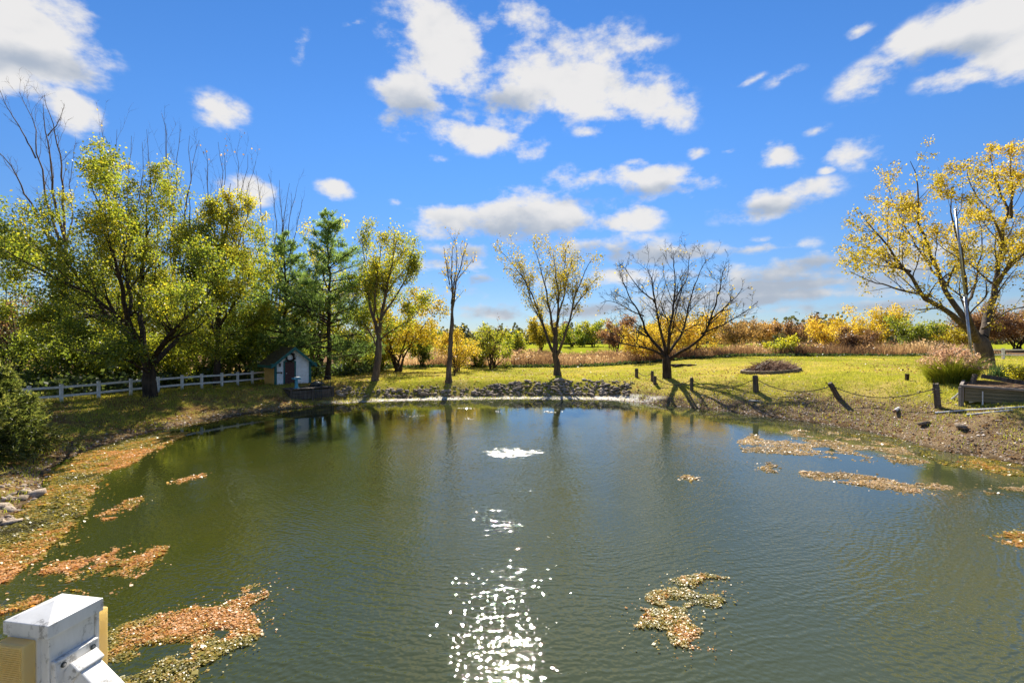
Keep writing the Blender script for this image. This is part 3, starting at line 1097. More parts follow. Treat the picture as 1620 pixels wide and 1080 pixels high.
# bare spreading tree
sp = [dict(per=12, t0=.2, t1=1, ang=(R_(22), R_(55)), lr=(.28, .5), rr=.45, nseg=7, wander=.17, up=.13, sides=4, rmin=.014),
      dict(per=8, t0=.15, t1=1, ang=(R_(25), R_(60)), lr=(.3, .6), rr=.5, nseg=5, wander=.22, up=.08, sides=3, rmin=.011),
      dict(per=3.5, t0=.2, t1=1, ang=(R_(25), R_(60)), lr=(.35, .6), rr=.5, nseg=4, wander=.22, up=.06, sides=3, rmin=.009)]
hero('bare_tree', 'low spreading leafless tree standing alone on the lawn behind the rope posts', 1055, 599, None,
     (((1055, 599), (1055, 585), (1055, 570), (1054, 560)), 0.380, 0.306),
     [(((1050, 566), (1035, 556, -.5), (1010, 552, -1.5), (985, 545, -2.5), (965, 538, -3), (945, 540, -3)), 0.118, 0.024),
      (((1052, 562), (1030, 530, .5), (1018, 500, 1.5), (1000, 470, 2), (985, 440, 2.5), (975, 415, 2.5)), 0.148, 0.020),
      (((1054, 560), (1046, 520, -.5), (1038, 480, -1), (1030, 440, -1.5), (1015, 405, -2)), 0.148, 0.020),
      (((1055, 560), (1058, 520, .5), (1066, 480, 1), (1068, 440, 1), (1066, 400, 1), (1072, 370, 1)), 0.163, 0.016),
      (((1056, 562), (1075, 530, 1), (1088, 495, 2), (1100, 450, 2.5), (1118, 410, 2.5), (1135, 385, 2.5)), 0.133, 0.016),
      (((1060, 566), (1085, 550, -1), (1110, 530, -2), (1125, 500, -3), (1135, 460, -3), (1150, 420, -3), (1160, 400, -3)), 0.148, 0.020),
      (((1120, 510, -2.5), (1140, 490, -2), (1165, 470, -2), (1185, 440, -2)), 0.081, 0.016),
      (((1110, 530, -2), (1140, 515, -3), (1165, 500, -3.5), (1190, 485, -3.5), (1208, 468, -3.5)), 0.074, 0.016),
      (((1018, 500, 1.5), (990, 485, 0), (965, 475, -.5), (950, 480, -.5)), 0.067, 0.016),
      (((1038, 480, -1), (1010, 455, -3), (990, 425, -4), (965, 410, -4)), 0.074, 0.016),
      (((1066, 480, 1), (1085, 440, 3), (1090, 400, 4), (1100, 375, 4)), 0.074, 0.016),
      (((1058, 560), (1062, 530, -3), (1070, 490, -5), (1080, 450, -6)), 0.089, 0.016)],
     sp, GOLD, BARK, dict(on=[(2, .12)], size=.15, jit=.1), 6, (.3, .1, .25),
     top=[(940, 470), (965, 410), (1000, 385), (1050, 366), (1100, 368), (1140, 375), (1160, 390), (1190, 430), (1215, 460)])

# big leaning tree at the right
hero('cottonwood_tree', 'big leaning tree with golden leaves at the right edge behind the flagpole', 1562, 588, 31.5,
     (((1562, 588), (1558, 570), (1553, 545), (1550, 530)), 0.515, 0.416),
     [(((1550, 540), (1530, 515, -1), (1500, 492, -1.5), (1470, 470, -2), (1440, 430, -2.5), (1405, 385, -3), (1375, 350, -3), (1345, 318, -3)), 0.234, 0.024),
      (((1552, 532), (1530, 490, .5), (1500, 450, 1), (1480, 405, 1.5), (1465, 360, 2), (1455, 300, 2), (1440, 255, 2), (1418, 232, 2)), 0.218, 0.024),
      (((1550, 545), (1535, 500, -1), (1525, 440, -2), (1518, 390, -2.5), (1505, 330, -3), (1510, 260, -3), (1490, 225, -3)), 0.187, 0.024),
      (((1553, 535), (1565, 490, 1), (1578, 440, 1.5), (1590, 390, 2), (1600, 340, 2), (1612, 300, 2), (1630, 255, 2)), 0.281, 0.032),
      (((1575, 450, 1), (1600, 415, -1), (1640, 390, -2), (1690, 370, -2.5)), 0.156, 0.032),
      (((1590, 390, 2), (1570, 350, 0), (1545, 310, -1), (1530, 270, -1.5), (1530, 225, -1.5)), 0.109, 0.016),
      (((1470, 470, -2), (1440, 465, -3), (1405, 455, -3.5), (1370, 445, -4), (1345, 430, -4)), 0.094, 0.016),
      (((1440, 430, -2.5), (1410, 415, -1), (1380, 395, 0), (1350, 385, .5)), 0.078, 0.016),
      (((1500, 450, 1), (1470, 420, 3), (1440, 380, 4), (1415, 330, 4), (1400, 290, 4)), 0.094, 0.016),
      (((1600, 340, 2), (1580, 290, 3), (1565, 240, 3), (1560, 215, 3)), 0.101, 0.016),
      (((1600, 345, 2), (1600, 290, 1), (1595, 240, 0), (1605, 205, 0)), 0.101, 0.016),
      (((1530, 490, .5), (1545, 430, 4), (1550, 370, 5), (1545, 310, 5)), 0.109, 0.016),
      (((1555, 520), (1580, 500, -3), (1610, 485, -4), (1650, 480, -4)), 0.094, 0.016)],
     [dict(per=11, t0=.2, t1=1, ang=(R_(22), R_(55)), lr=(.22, .4), rr=.45, nseg=6, wander=.15, up=.14, sides=4, rmin=.01),
      dict(per=6, t0=.2, t1=1, ang=(R_(25), R_(60)), lr=(.3, .55), rr=.5, nseg=5, wander=.2, up=.05, sides=3, rmin=.006),
      dict(per=3, t0=.2, t1=1, ang=(R_(25), R_(60)), lr=(.4, .7), rr=.5, nseg=3, wander=.2, up=.0, sides=3, rmin=.004)],
     YELLOW, BARK_GREY, dict(on=[(2, 13.0), (1, 3)], size=.11, jit=.13), 7, (.42, .25, .2),
     keep=lambda rng, P, d: rng.uniform(0, 1, len(P)) < .22 + .78 * sstep(455, 380, pyof(P)),
     top=[(1310, 380), (1345, 310), (1380, 270), (1420, 228), (1480, 222), (1500, 240), (1530, 225), (1560, 212), (1620, 205), (1700, 200)])

# tall bare trees behind the fence on the left
hero('bare_tree', 'tallest leafless tree with long bare limbs at the far left behind the maple', 112, 600, 42,
     (((112, 600), (110, 560), (106, 500), (104, 430), (106, 380)), .38, .22),
     [(((104, 430), (88, 370, 1), (70, 310, 2), (55, 250, 2.5), (45, 190, 3), (30, 145, 3)), .16, .015),
      (((105, 390), (92, 330, -1), (82, 270, -1.5), (75, 215, -2), (68, 165, -2)), .14, .015),
      (((106, 380), (104, 320, 1), (92, 250, 1), (88, 200, 1), (70, 150, 1)), .13, .015),
      (((104, 420), (70, 370, -2), (40, 310, -3), (15, 260, -3.5), (-15, 225, -4)), .14, .02),
      (((55, 250, 2.5), (30, 200, 2), (10, 165, 2), (-5, 130, 2)), .07, .012),
      (((106, 390), (115, 330, 2), (112, 280, 2.5), (118, 230, 2.5)), .08, .012),
      (((75, 215, -2), (95, 190, -1), (102, 165, -1)), .05, .012)],
     [dict(per=9, t0=.35, t1=1, ang=(R_(18), R_(45)), lr=(.14, .3), rr=.42, nseg=5, wander=.16, up=.25, sides=3, rmin=.012),
      dict(per=5, t0=.2, t1=1, ang=(R_(25), R_(60)), lr=(.3, .6), rr=.5, nseg=4, wander=.22, up=.08, sides=3, rmin=.009)],
     GREEN_YELLOW, BARK_PALE, dict(on=[(1, 2.0)], size=.17, jit=.1), 8, (.5, .1, .2),
     keep=lambda rng, P, d: pyof(P) > 330)


def stems_tree(label, px, pyb, d, tops, seed, lmat=GOLD, leafper=.05, pleafy=None):
    sk_limbs = []
    for (tx, ty) in tops:
        rngl = np.random.default_rng(seed * 31 + int(tx))
        o1, o2 = rngl.uniform(-3, 3, 2)
        mx = px + (tx - px) * .35
        sk_limbs.append((((px, pyb - 60), (mx, pyb - 60 - (pyb - 60 - ty) * .4, o1), ((mx + tx) / 2 + rngl.uniform(-5, 5), pyb - 60 - (pyb - 60 - ty) * .72, o2), (tx, ty, o2)), .12, .012))
    hero('bare_tree', label, px, pyb, d, (((px, pyb), (px, pyb - 25), (px, pyb - 62)), .26, .2), sk_limbs,
         [dict(per=7, t0=.35, t1=1, ang=(R_(12), R_(35)), lr=(.14, .28), rr=.45, nseg=5, wander=.12, up=.3, sides=3, rmin=.012),
          dict(per=4, t0=.2, t1=1, ang=(R_(20), R_(50)), lr=(.3, .55), rr=.5, nseg=4, wander=.18, up=.12, sides=3, rmin=.009)],
         lmat, BARK_PALE, dict(on=[(1, leafper)], size=.2, jit=.1), seed, (.5, .1, .2),
         keep=pleafy)


stems_tree('leafless tree with upright twigs rising right behind the big maple crown', 195, 600, 46, [(160, 190), (185, 205), (172, 230), (208, 215), (225, 225)], 21)
stems_tree('leafless tree with upright twigs rising in the gap between the two maples', 272, 600, 47, [(232, 205), (262, 195), (256, 180), (285, 205), (300, 215), (315, 222)], 22)
stems_tree('leafless tree with a few orange leaves at its top behind the upright maple', 362, 598, 48, [(325, 235), (345, 225), (372, 235), (355, 240), (392, 245), (405, 255)], 23, ORANGE, .5,
           lambda rng, P, d: pyof(P) < 262)
stems_tree('leafless tree with thin leaning tops just left of the pines', 432, 597, 49, [(405, 270), (425, 275), (442, 285), (458, 290), (478, 315), (470, 295)], 24)


# ------------------------------------------------------------------ pines
def pine(label, px, pyb, d, top, halfw, seed, first=.12, dens=1.0):
    base = Vector(W(px, pyb, d))
    base.z = gz(base.x, base.y)
    Ht = (540 - top) / F * d + H - base.z
    Wd = halfw / F * d
    sk = Skel(seed)
    rng = sk.rng
    tr = sk.limbs([([base + Vector((0, 0, -.2)), base + Vector((.1, 0, Ht * .4)), base + Vector((0, .1, Ht * .75)), base + Vector((0, 0, Ht))], .24, .03)], 20, 8)
    tr[1][0, 0] *= 1.4
    nb = int(92 * dens)
    t = np.sort(rng.uniform(first, .985, nb))
    az = np.arange(nb) * 2.399 + rng.normal(0, .3, nb)
    prof = np.where(t < .35, .75 + .25 * t / .35, np.clip((1 - t) / .65, 0, 1) ** .85)
    L = Wd * (prof * rng.uniform(.6, 1.15, nb) + .10)
    p0 = np.stack([np.interp(t, np.linspace(0, 1, 20), tr[0][0][:, i]) for i in range(3)], 1)
    pitch = -.08 + .75 * t + rng.normal(0, .12, nb)
    dr = np.stack([np.cos(az) * np.cos(pitch), np.sin(az) * np.cos(pitch), np.sin(pitch)], 1)
    br = sk.grow(p0, dr, L, .018 + .012 * L, 7, .07, .02, 4, .25)
    tw = sk.spawn(br, np.clip(L * 5.5, 4, 22), .22, 1, (R_(30), R_(65)), (.25, .45), .45, 4, .12, .03, 3, rmin=.006, lt=.5)
    P = np.concatenate([along(rng, tw, 9, .15), along(rng, br, 9, .4)])
    N = len(P)
    P = np.repeat(P, 2, 0) + rng.normal(0, .07, (2 * N, 3)) * np.array([1, 1, .6])
    N *= 2
    a = rng.normal(size=(N, 3)) + np.array([0, 0, .5])
    a = norm(a)
    b = norm(np.cross(a, rng.normal(size=(N, 3))))
    s = rng.uniform(.16, .30, (N, 1))
    v = np.stack([P - b * s * .10, P + b * s * .10, P + a * s + b * s * .04, P + a * s - b * s * .04], 1).reshape(-1, 3)
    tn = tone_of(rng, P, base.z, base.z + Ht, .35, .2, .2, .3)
    return finish_tree('pine_tree', label, tuple(base), sk, v, np.arange(4 * N).reshape(N, 4), tn, BARK, PINE)


pine('tall pine with open tiers of green needles standing behind the shed on its right', 519, 604, 40.5, 338, 84, 31)
pine('dense dark pine standing directly behind the shed roof', 448, 600, 43, 372, 84, 32)
pine('smaller pine tucked between the upright maple and the shed', 402, 600, 47, 420, 50, 33, dens=.8)


# ------------------------------------------------------------------ rounded trees and shrubs
def shrub(name, label, px, pyb, d, wpx, hpx, lmat, seed, n=2600, size=.22, tone=(.35, .25, .2), bark=BARK, form=.5, group=None, cat='shrub', bare=0, limbs=7, sparse=1.0):
    sk = Skel(seed)
    rng = sk.rng
    base = Vector(W(px, pyb, d))
    base.z = gz(base.x, base.y)
    Hh = hpx / F * d
    Wd = wpx / 2 / F * d
    L = []
    for q in range(limbs):
        az = 2 * math.pi * (q + rng.uniform(-.3, .3)) / limbs
        rad = Wd * rng.uniform(.45, 1.0)
        top = Hh * (1 - .45 * (rad / Wd) ** 2 * rng.uniform(.6, 1.1)) * rng.uniform(.55, 1.05)
        e = Vector((math.cos(az) * rad, math.sin(az) * min(rad, 4.5), top))
        mid = Vector((e.x * form * .7, e.y * form * .7, e.z * .5))
        b0 = base + Vector((rng.normal(0, .05) * Wd, rng.normal(0, .05) * Wd, -.1))
        L.append(([b0, base + mid * .45, base + mid + Vector(rng.normal(0, .08, 3)) * Wd, base + e * .98], .012 * Hh + .03, .012))
    lb = sk.limbs(L, 12, 5)
    b1 = sk.spawn(lb, 9, .25, 1, (R_(25), R_(60)), (.25, .45), .5, 5, .16, .12, 3, rmin=.008)
    b2 = sk.spawn(b1, 4, .2, 1, (R_(25), R_(60)), (.4, .65), .5, 4, .2, .08, 3, rmin=.006)
    sk.sets.pop()            # the finest twigs are hidden by the leaves
    lv = lf = tn = None
    n, size = n * 1.5, size * .8
    if not bare:
        P = along(rng, b2, n / max(len(b2[0]), 1), .2)
        jj = .06 * min(Wd, Hh) + .05
        lv, lf = leaves_at(rng, P, size, .3, jj)
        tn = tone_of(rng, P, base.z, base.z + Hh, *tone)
    return finish_tree(name, label, tuple(base), sk, lv, lf, tn, bark, lmat, group, cat)


# behind the fence at the left
shrub('thicket_shrub', 'green thicket shrub behind the fence beside the juniper', 95, 618, 33, 190, 110, GREEN, 41, 6500, .2, (.35, .2, .2))
shrub('thicket_shrub', 'green thicket shrub behind the fence left of the maple trunk', 185, 612, 34.5, 170, 95, GREEN, 42, 6000, .2, (.42, .2, .22))
shrub('thicket_shrub', 'yellow-green thicket shrub behind the fence right of the maple trunk', 285, 606, 37, 150, 105, GREEN, 43, 6000, .2, (.5, .2, .22))
shrub('thicket_shrub', 'dark thicket shrub behind the fence left of the shed', 385, 602, 42, 130, 90, GREEN, 44, 4500, .22, (.3, .2, .2))
shrub('thicket_shrub', 'tall green thicket tree behind the fence at the far left', 20, 612, 40, 240, 175, GREEN, 45, 8000, .22, (.4, .25, .22), cat='tree')
shrub('thicket_shrub', 'tall yellow-leaved thicket tree filling the gap behind the maple trunk', 190, 606, 44, 240, 190, GREEN_YELLOW, 46, 9000, .22, (.5, .25, .2), cat='tree')
shrub('thicket_shrub', 'tall green thicket tree behind the upright maple', 320, 602, 46, 200, 185, GREEN_YELLOW, 47, 8000, .23, (.38, .2, .2), cat='tree')
shrub('russet_tree', 'small tree with reddish-brown leaves at the left edge', 22, 600, 36, 110, 165, RUSSET, 48, 1500, .17, (.45, .2, .2), BARK, cat='tree')
shrub('yellow_tree', 'yellow-topped tree rising behind the tall pine', 500, 598, 47, 130, 245, GREEN_YELLOW, 49, 7000, .2, (.62, .2, .18), cat='tree')
shrub('yellow_shrub', 'bright yellow tree behind the vase-shaped maple', 628, 588, 52, 135, 140, YELLOW, 50, 9000, .22, (.45, .2, .2), cat='tree')
shrub('yellow_shrub', 'golden yellow shrub behind the slender tree', 722, 586, 52, 90, 82, GOLD, 51, 3600, .18, (.40, .15, .2))
shrub('green_shrub', 'green leafy shrub beside the tan reeds left of centre', 782, 585, 58, 70, 68, GREEN, 52, 3500, .2, (.6, .2, .2))
shrub('brown_sapling', 'thin dark leafless sapling rising from the green shrub', 776, 585, 56, 36, 90, RUSSET, 53, 350, .15, (.3, .2, .2), bare=0, limbs=4)
shrub('dark_shrub', 'dark green shrub between the yellow tree and the golden shrub', 668, 584, 60, 60, 72, GREEN, 54, 2600, .24, (.25, .2, .2))
shrub('green_shrub', 'dense green shrub under the tall pine on its right', 556, 592, 50, 80, 66, GREEN, 56, 4200, .2, (.4, .2, .2))
shrub('green_shrub', 'low yellow-green shrub behind the vase-shaped maple trunk', 604, 588, 55, 80, 58, GREEN, 57, 4200, .22, (.55, .2, .2))
shrub('dark_shrub', 'dark shrub between the golden shrub and the green leafy shrub', 752, 584, 60, 56, 54, GREEN, 58, 2600, .22, (.35, .2, .2))
shrub('small_sapling', 'tiny bare sapling right of the slender trunk on the lawn', 719, 593, 45, 14, 30, RUSSET, 55, 30, .08, (.3, .2, .2), limbs=5)
# beyond the reeds
far = [
    (812, 572, 75, 60, 46, GREEN_YELLOW, .4, 'olive green shrub behind the tan reeds left of the locust tree'),
    (855, 560, 95, 60, 55, YELLOW, .35, 'yellow shrub left of the locust tree trunk beyond the field edge'),
    (905, 556, 110, 70, 45, GREEN_YELLOW, .35, 'low olive tree right of the locust tree beyond the mown field'),
    (938, 555, 112, 60, 55, GREEN_YELLOW, .5, 'yellow-green round tree beyond the mown field left of the bare tree'),
    (975, 556, 85, 75, 58, RUSSET, .7, 'brown autumn tree left of the bare tree'),
    (1015, 572, 62, 90, 55, GOLD, .45, 'low golden shrub in the reeds left of the bare trunk'),
    (1095, 570, 66, 130, 72, GOLD, .5, 'wide golden tree right behind the bare tree'),
    (1040, 566, 78, 90, 58, YELLOW, .5, 'yellow tree directly behind the bare trunk'),
    (1165, 552, 98, 90, 46, ORANGE, .25, 'orange tree right of the golden tree in the back row'),
    (1205, 552, 105, 70, 48, ORANGE, .6, 'small bright orange tree left of the round green shrub'),
    (1262, 552, 98, 75, 54, RUSSET, .45, 'brown twiggy tree behind the round green shrub'),
    (1240, 563, 64, 52, 34, GREEN, .75, 'round green shrub at the end of the reeds'),
    (1320, 566, 74, 95, 66, GOLD, .5, 'bright yellow tree left in the back hedge'),
    (1385, 564, 76, 130, 76, YELLOW, .6, 'wide yellow-olive tree in the middle of the back hedge'),
    (1352, 566, 68, 70, 45, RUSSET, .35, 'brown brushy shrub in front of the yellow hedge trees'),
    (1445, 566, 70, 95, 62, GREEN, .35, 'dark green tree at the right end of the back hedge'),
    (1490, 566, 72, 80, 58, YELLOW, .4, 'thin yellow tree left of the ornamental grass in the hedge'),
    (1300, 560, 84, 60, 50, RUSSET, .4, 'brown bush at the left end of the yellow hedge'),
    (1540, 560, 85, 120, 70, RUSSET, .4, 'brown bare brush behind the leaning tree'),
    (1610, 560, 85, 130, 95, RUSSET, .55, 'tall brown autumn tree at the right edge behind the white fence'),
    (1690, 560, 80, 130, 100, RUSSET, .5, 'brown autumn tree beyond the right edge of the fence'),
    (880, 558, 120, 60, 45, RUSSET, .3, 'brown thicket behind the locust trunk'),
]
for q, (px, pyb, d, w, h, mt, tb, lab) in enumerate(far):
    shrub('autumn_tree', lab, px, pyb, d, w, h, mt, 60 + q, int(900 + w * h * .62), .0032 * d + .03, (tb, .2, .2), cat='tree')

# far-off wood along the horizon: one mass
rng = np.random.default_rng(90)
P = []
for q in range(420):
    az = rng.uniform(-1.15, 1.15)
    dd_ = rng.uniform(170, 330)
    x, y = math.tan(az) * dd_, dd_
    hgt = rng.uniform(4.5, 10) * (1.25 if abs(az) > .35 else .8)
    zb = float(lawn_z(np.array([x]), np.array([y]))[0])
    k_ = 130
    r = hgt * .42
    pts = rng.normal(size=(k_, 3))
    pts = norm(pts) * rng.uniform(.5, 1, (k_, 1)) ** .4
    pts[:, 2] = np.abs(pts[:, 2]) * rng.uniform(.7, 1.3, k_)
    P.append(pts * np.array([r, r, hgt * .95]) + np.array([x, y, zb]))
P = np.concatenate(P)
v, f = leaves_at(rng, P, 1.5, .2, .3)
FARWOOD = leaf_mat('far_wood', [(0, (.045, .05, .03)), (.5, (.10, .10, .04)), (.8, (.20, .15, .05)), (1, (.28, .14, .05))], .4)
o = obj('distant_wood', np_mesh('distant_wood', v, f, FARWOOD, {'tone': ('FACE', tone_of(rng, P, 0, 12, .4, .0, .18, .3))}))
tag(o, 'far-off olive and russet woods along the horizon', kind='stuff')

# ------------------------------------------------------------------ juniper at the left edge of the pond
base = Vector((-18.3, 16.6, 0))
base.z = gz(base.x, base.y)
sk = Skel(95)
rng = sk.rng
Hj = 3.5
tr = sk.limbs([([base + Vector((0, 0, -.2)), base + Vector((0, 0, Hj * .5)), base + Vector((0, 0, Hj))], .12, .02)], 10, 6)
nb = 190
t = rng.uniform(.02, .97, nb)
az = rng.uniform(0, 2 * math.pi, nb)
L = 2.25 * (1 - t * .93) * rng.uniform(.7, 1.15, nb) + .25
pitch = .30 + .5 * t + rng.normal(0, .15, nb)
dr = np.stack([np.cos(az) * np.cos(pitch), np.sin(az) * np.cos(pitch), np.sin(pitch)], 1)
p0 = np.array(base) + np.stack([t * 0, t * 0, t * Hj * .92], 1)
br = sk.grow(p0, dr, L, .01 + .006 * L, 7, .10, -.04, 4)
tw = sk.spawn(br, np.clip(L * 9, 5, 26), .25, 1, (R_(20), R_(50)), (.2, .38), .5, 4, .12, .06, 3, rmin=.004)
tw2 = sk.spawn(tw, 5, .2, 1, (R_(20), R_(45)), (.35, .6), .5, 3, .1, .04, 3, rmin=.003)
sk.sets.pop()
P = np.concatenate([along(rng, tw2, 5.5, .0), along(rng, tw, 6, .2)])
N = len(P)
a = norm(rng.normal(size=(N, 3)) + (P - np.array(base) - np.array([0, 0, 1.])) * .8)
b = norm(np.cross(a, rng.normal(size=(N, 3))))
s = rng.uniform(.06, .13, (N, 1))
v = np.stack([P - b * s * .16, P + b * s * .16, P + a * s + b * s * .05, P + a * s - b * s * .05], 1).reshape(-1, 3)
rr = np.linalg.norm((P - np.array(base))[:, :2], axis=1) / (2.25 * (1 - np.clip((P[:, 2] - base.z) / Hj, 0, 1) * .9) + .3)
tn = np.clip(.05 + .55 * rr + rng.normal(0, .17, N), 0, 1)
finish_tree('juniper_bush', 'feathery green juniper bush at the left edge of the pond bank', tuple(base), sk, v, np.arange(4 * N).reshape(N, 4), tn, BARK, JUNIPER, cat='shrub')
print('trees', time.time() - T0)


# ------------------------------------------------------------------ grasses and reeds
def blades(rng, P, hgt, wid, bend=.35, segs=2, lean=None):
    """curved tapering blades"""
    N = len(P)
    az = rng.uniform(0, 2 * math.pi, N)
    out_ = np.stack([np.cos(az), np.sin(az), az * 0], 1)
    if lean is not None:
        out_ = norm(out_ * .6 + lean)
    side = np.stack([-out_[:, 1], out_[:, 0], az * 0], 1)
    th = rng.uniform(0, math.pi, N)
    side = norm(side * np.cos(th)[:, None] + out_ * np.sin(th)[:, None] * .5)
    h_ = hgt * rng.uniform(.6, 1.2, N) if np.isscalar(hgt) else hgt
    bd = bend * rng.uniform(.2, 1.4, N)
    V, cols = [], segs + 1
    for s in range(cols):
        t = s / segs
        c = P + out_ * (h_ * bd * t * t)[:, None] + np.array([0, 0, 1.]) * (h_ * t * (1 - .25 * bd * t))[:, None]
        w = (wid * (1 - t) + wid * .08) if np.isscalar(wid) else (wid * (1 - t) + wid * .08)[:, None]
        V += [c - side * w / 2, c + side * w / 2]
    v = np.stack(V, 1)
    k_ = 2 * cols
    b = np.arange(N)[:, None] * k_
    f = np.concatenate([np.stack([b[:, 0] + 2 * s, b[:, 0] + 2 * s + 1, b[:, 0] + 2 * s + 3, b[:, 0] + 2 * s + 2], 1) for s in range(segs)])
    return v.reshape(-1, 3), f


GRASS = leaf_mat('grass_blades', [(0, (.12, .145, .014)), (.4, (.26, .275, .024)), (.7, (.40, .355, .045)), (1, (.50, .38, .10))], .55, .04, .45)
REED = leaf_mat('dry_reeds', [(0, (.10, .055, .035)), (.35, (.24, .135, .075)), (.7, (.42, .27, .15)), (1, (.60, .44, .30))], .5)
WEED = leaf_mat('green_weeds', [(0, (.03, .05, .015)), (.5, (.07, .10, .025)), (1, (.16, .17, .04))], .45)

rng = np.random.default_rng(7)
N = 285000
# more blades where the lawn is nearer
yy = 14 + 50 * rng.uniform(0, 1, N) ** 1.0
xx = rng.uniform(-1.12, 1.12, N) * yy
s = shore_dist(xx, yy)
mm = fbm(xx, yy, .7, 40, 3)
keep = (s > .9 + (mm - .5) * 4) & (yy < 60.5) & (rng.uniform(0, 1, N) < np.where(xx < -12, .35 + .5 * (mm > .5), 1.0)) & ~((xx < -25) & (yy > 31))
keep &= ~((xx > 15) & (s < 2.0 + (mm - .5) * 6) & (rng.uniform(0, 1, N) < .8))
xx, yy, s, mm = xx[keep], yy[keep], s[keep], mm[keep]
P = np.stack([xx, yy, ground_z(xx, yy, s) - .01], 1)
v, f = blades(rng, P, .065 + .02 * (yy / 40), .022 + .010 * (yy / 40), .5, 1)
tn = np.clip(.44 + (fbm(xx, yy, .16, 50, 3) - .5) * 1.4 + (mm - .5) * .5 + rng.normal(0, .15, len(xx)), 0, 1)
o = obj('grass', np_mesh('grass', v, f, GRASS, {'tone': ('FACE', tn)}))
tag(o, 'short sunlit grass covering the lawn and banks', kind='stuff')
print('grass', len(xx), time.time() - T0)

# longer tufts on the banks
N = 105000
xx = np.concatenate([rng.uniform(-27, -10, N // 2), rng.uniform(-11, 25, N // 2)])
yy = rng.uniform(12, 44, N)
s = shore_dist(xx, yy)
t_ = fbm(xx, yy, .55, 61, 4)
kp = (s > .25) & (s < 6.5) & (rng.uniform(0, 1, N) < sstep(.46, .60, t_ + .06 * (s > 2) + .07 * (xx > 11)))
xx, yy, s = xx[kp], yy[kp], s[kp]
P = np.stack([xx, yy, ground_z(xx, yy, s) - .01], 1)
v, f = blades(rng, P, .20, .022, .7, 2)
tn = np.clip(.34 + (fbm(xx, yy, .3, 62, 3) - .5) * 1.0 + rng.normal(0, .18, len(xx)), 0, 1)
o = obj('grass_tufts', np_mesh('grass_tufts', v, f, GRASS, {'tone': ('FACE', np.tile(tn, 2))}))
tag(o, 'long uneven grass tufts growing on the pond banks', kind='stuff')
# reed bed at the end of the lawn
N = 44000
xx = rng.uniform(-22, 62, N)
yy = 60.5 + rng.uniform(0, 1, N) ** 1.3 * 17 + (fbm(xx, xx * 0, .25, 71, 2) - .5) * 2.0 + .03 * np.maximum(0, xx - 10)
hN = (.25 + 1.5 * fbm(xx, yy, .55, 70, 3) ** 1.4 + .5 * fbm(xx, yy, .12, 76, 2)) * (1 - .25 * sstep(3, 9, xx) * sstep(40, 34, xx)) * 1.05
s = np.full(N, 20.)
P = np.stack([xx, yy, ground_z(xx, yy, s) - .02], 1)
v, f = blades(rng, P, 1.35 * hN * rng.uniform(.5, 1.2, N), .05, .3, 2)
tb = np.clip(.36 + (fbm(xx, yy, .3, 72, 3) - .5) * 1.3 + .25 * sstep(4, -2, xx) - .1 + rng.normal(0, .2, N), 0, 1)
pk_ = rng.uniform(0, 1, N) < np.where(xx < 3, .38, .10) * (fbm(xx, yy, .5, 78, 2) > .42)
v2, f2 = leaves_at(rng, P[pk_] + np.stack([0 * xx[pk_], 0 * xx[pk_], 1.15 * hN[pk_] * rng.uniform(.7, 1.15, pk_.sum())], 1), .26, -.9, .08)
tp_ = np.clip(tb[pk_] + .25, 0, 1)
o = obj('reed_bed', np_mesh('reed_bed', np.concatenate([v, v2]), np.concatenate([f, f2 + len(v)]), REED,
                            {'tone': ('FACE', np.concatenate([np.tile(tb, 2), tp_]))}))
tag(o, 'band of tall tan reeds and dry weeds along the back of the lawn', kind='stuff')
# low green weeds at the foot of the reeds
N = 16000
xx = rng.uniform(-24, 62, N)
yy = 59.7 + rng.normal(0, .35, N) + (fbm(xx, xx * 0, .25, 71, 2) - .5) * 2.0 + .03 * np.maximum(0, xx - 10)
P = np.stack([xx, yy, ground_z(xx, yy, np.full(N, 20.)) + rng.uniform(0, .4, N) * fbm(xx, yy, .4, 73)], 1)
v, f = leaves_at(rng, P, .2, .0, .06)
o = obj('weeds', np_mesh('weeds', v, f, WEED, {'tone': ('FACE', np.clip(rng.normal(.4, .25, N), 0, 1))}))
tag(o, 'low green weeds edging the foot of the reeds', kind='stuff')
# undergrowth under the thicket behind the fence
N = 26000
xx = rng.uniform(-48, -14, N)
yy = rng.uniform(0, 1, N) * 14
yy = yy + np.interp(xx, [-48, -25.5, -21, -14], [24, 28, 40, 47])
P = np.stack([xx, yy, ground_z(xx, yy, np.full(N, 20.)) + rng.uniform(0, 1, N) ** 1.6 * 2.0 * fbm(xx, yy, .3, 75)], 1)
v, f = leaves_at(rng, P, .24, .1, .1)
o = obj('undergrowth', np_mesh('undergrowth', v, f, WEED, {'tone': ('FACE', np.clip(rng.normal(.4, .25, N), 0, 1))}))
tag(o, 'dark leafy undergrowth along the foot of the thicket behind the fence', kind='stuff')

# ornamental grass clump
cb = hit(1504, 604)
cl = thing('ornamental_grass', 'large clump of ornamental grass with pink plumes beside the flagpole', 'plant', tuple(cb))
N = 3600
ang = rng.uniform(0, 2 * math.pi, N)
rad = .95 * np.sqrt(rng.uniform(0, 1, N))
P = np.stack([np.cos(ang) * rad, np.sin(ang) * rad, 0 * rad], 1)
lean = np.stack([np.cos(ang), np.sin(ang), 0 * ang], 1) * 1.6
v, f = blades(rng, P, (1.75 - .6 * (rad / .95) ** 2) * rng.uniform(.35, 1.1, N), .024, .75, 4, lean)
tn = np.clip(rng.normal(.42, .2, N), 0, 1)
CLUMP = leaf_mat('grass_clump_blades', [(0, (.10, .13, .016)), (.5, (.26, .29, .025)), (1, (.48, .38, .07))], .55)
obj('blades', np_mesh('blades', v, f, CLUMP, {'tone': ('FACE', np.tile(tn, 4))}), cl)
M = 190
ang = rng.uniform(0, 2 * math.pi, M)
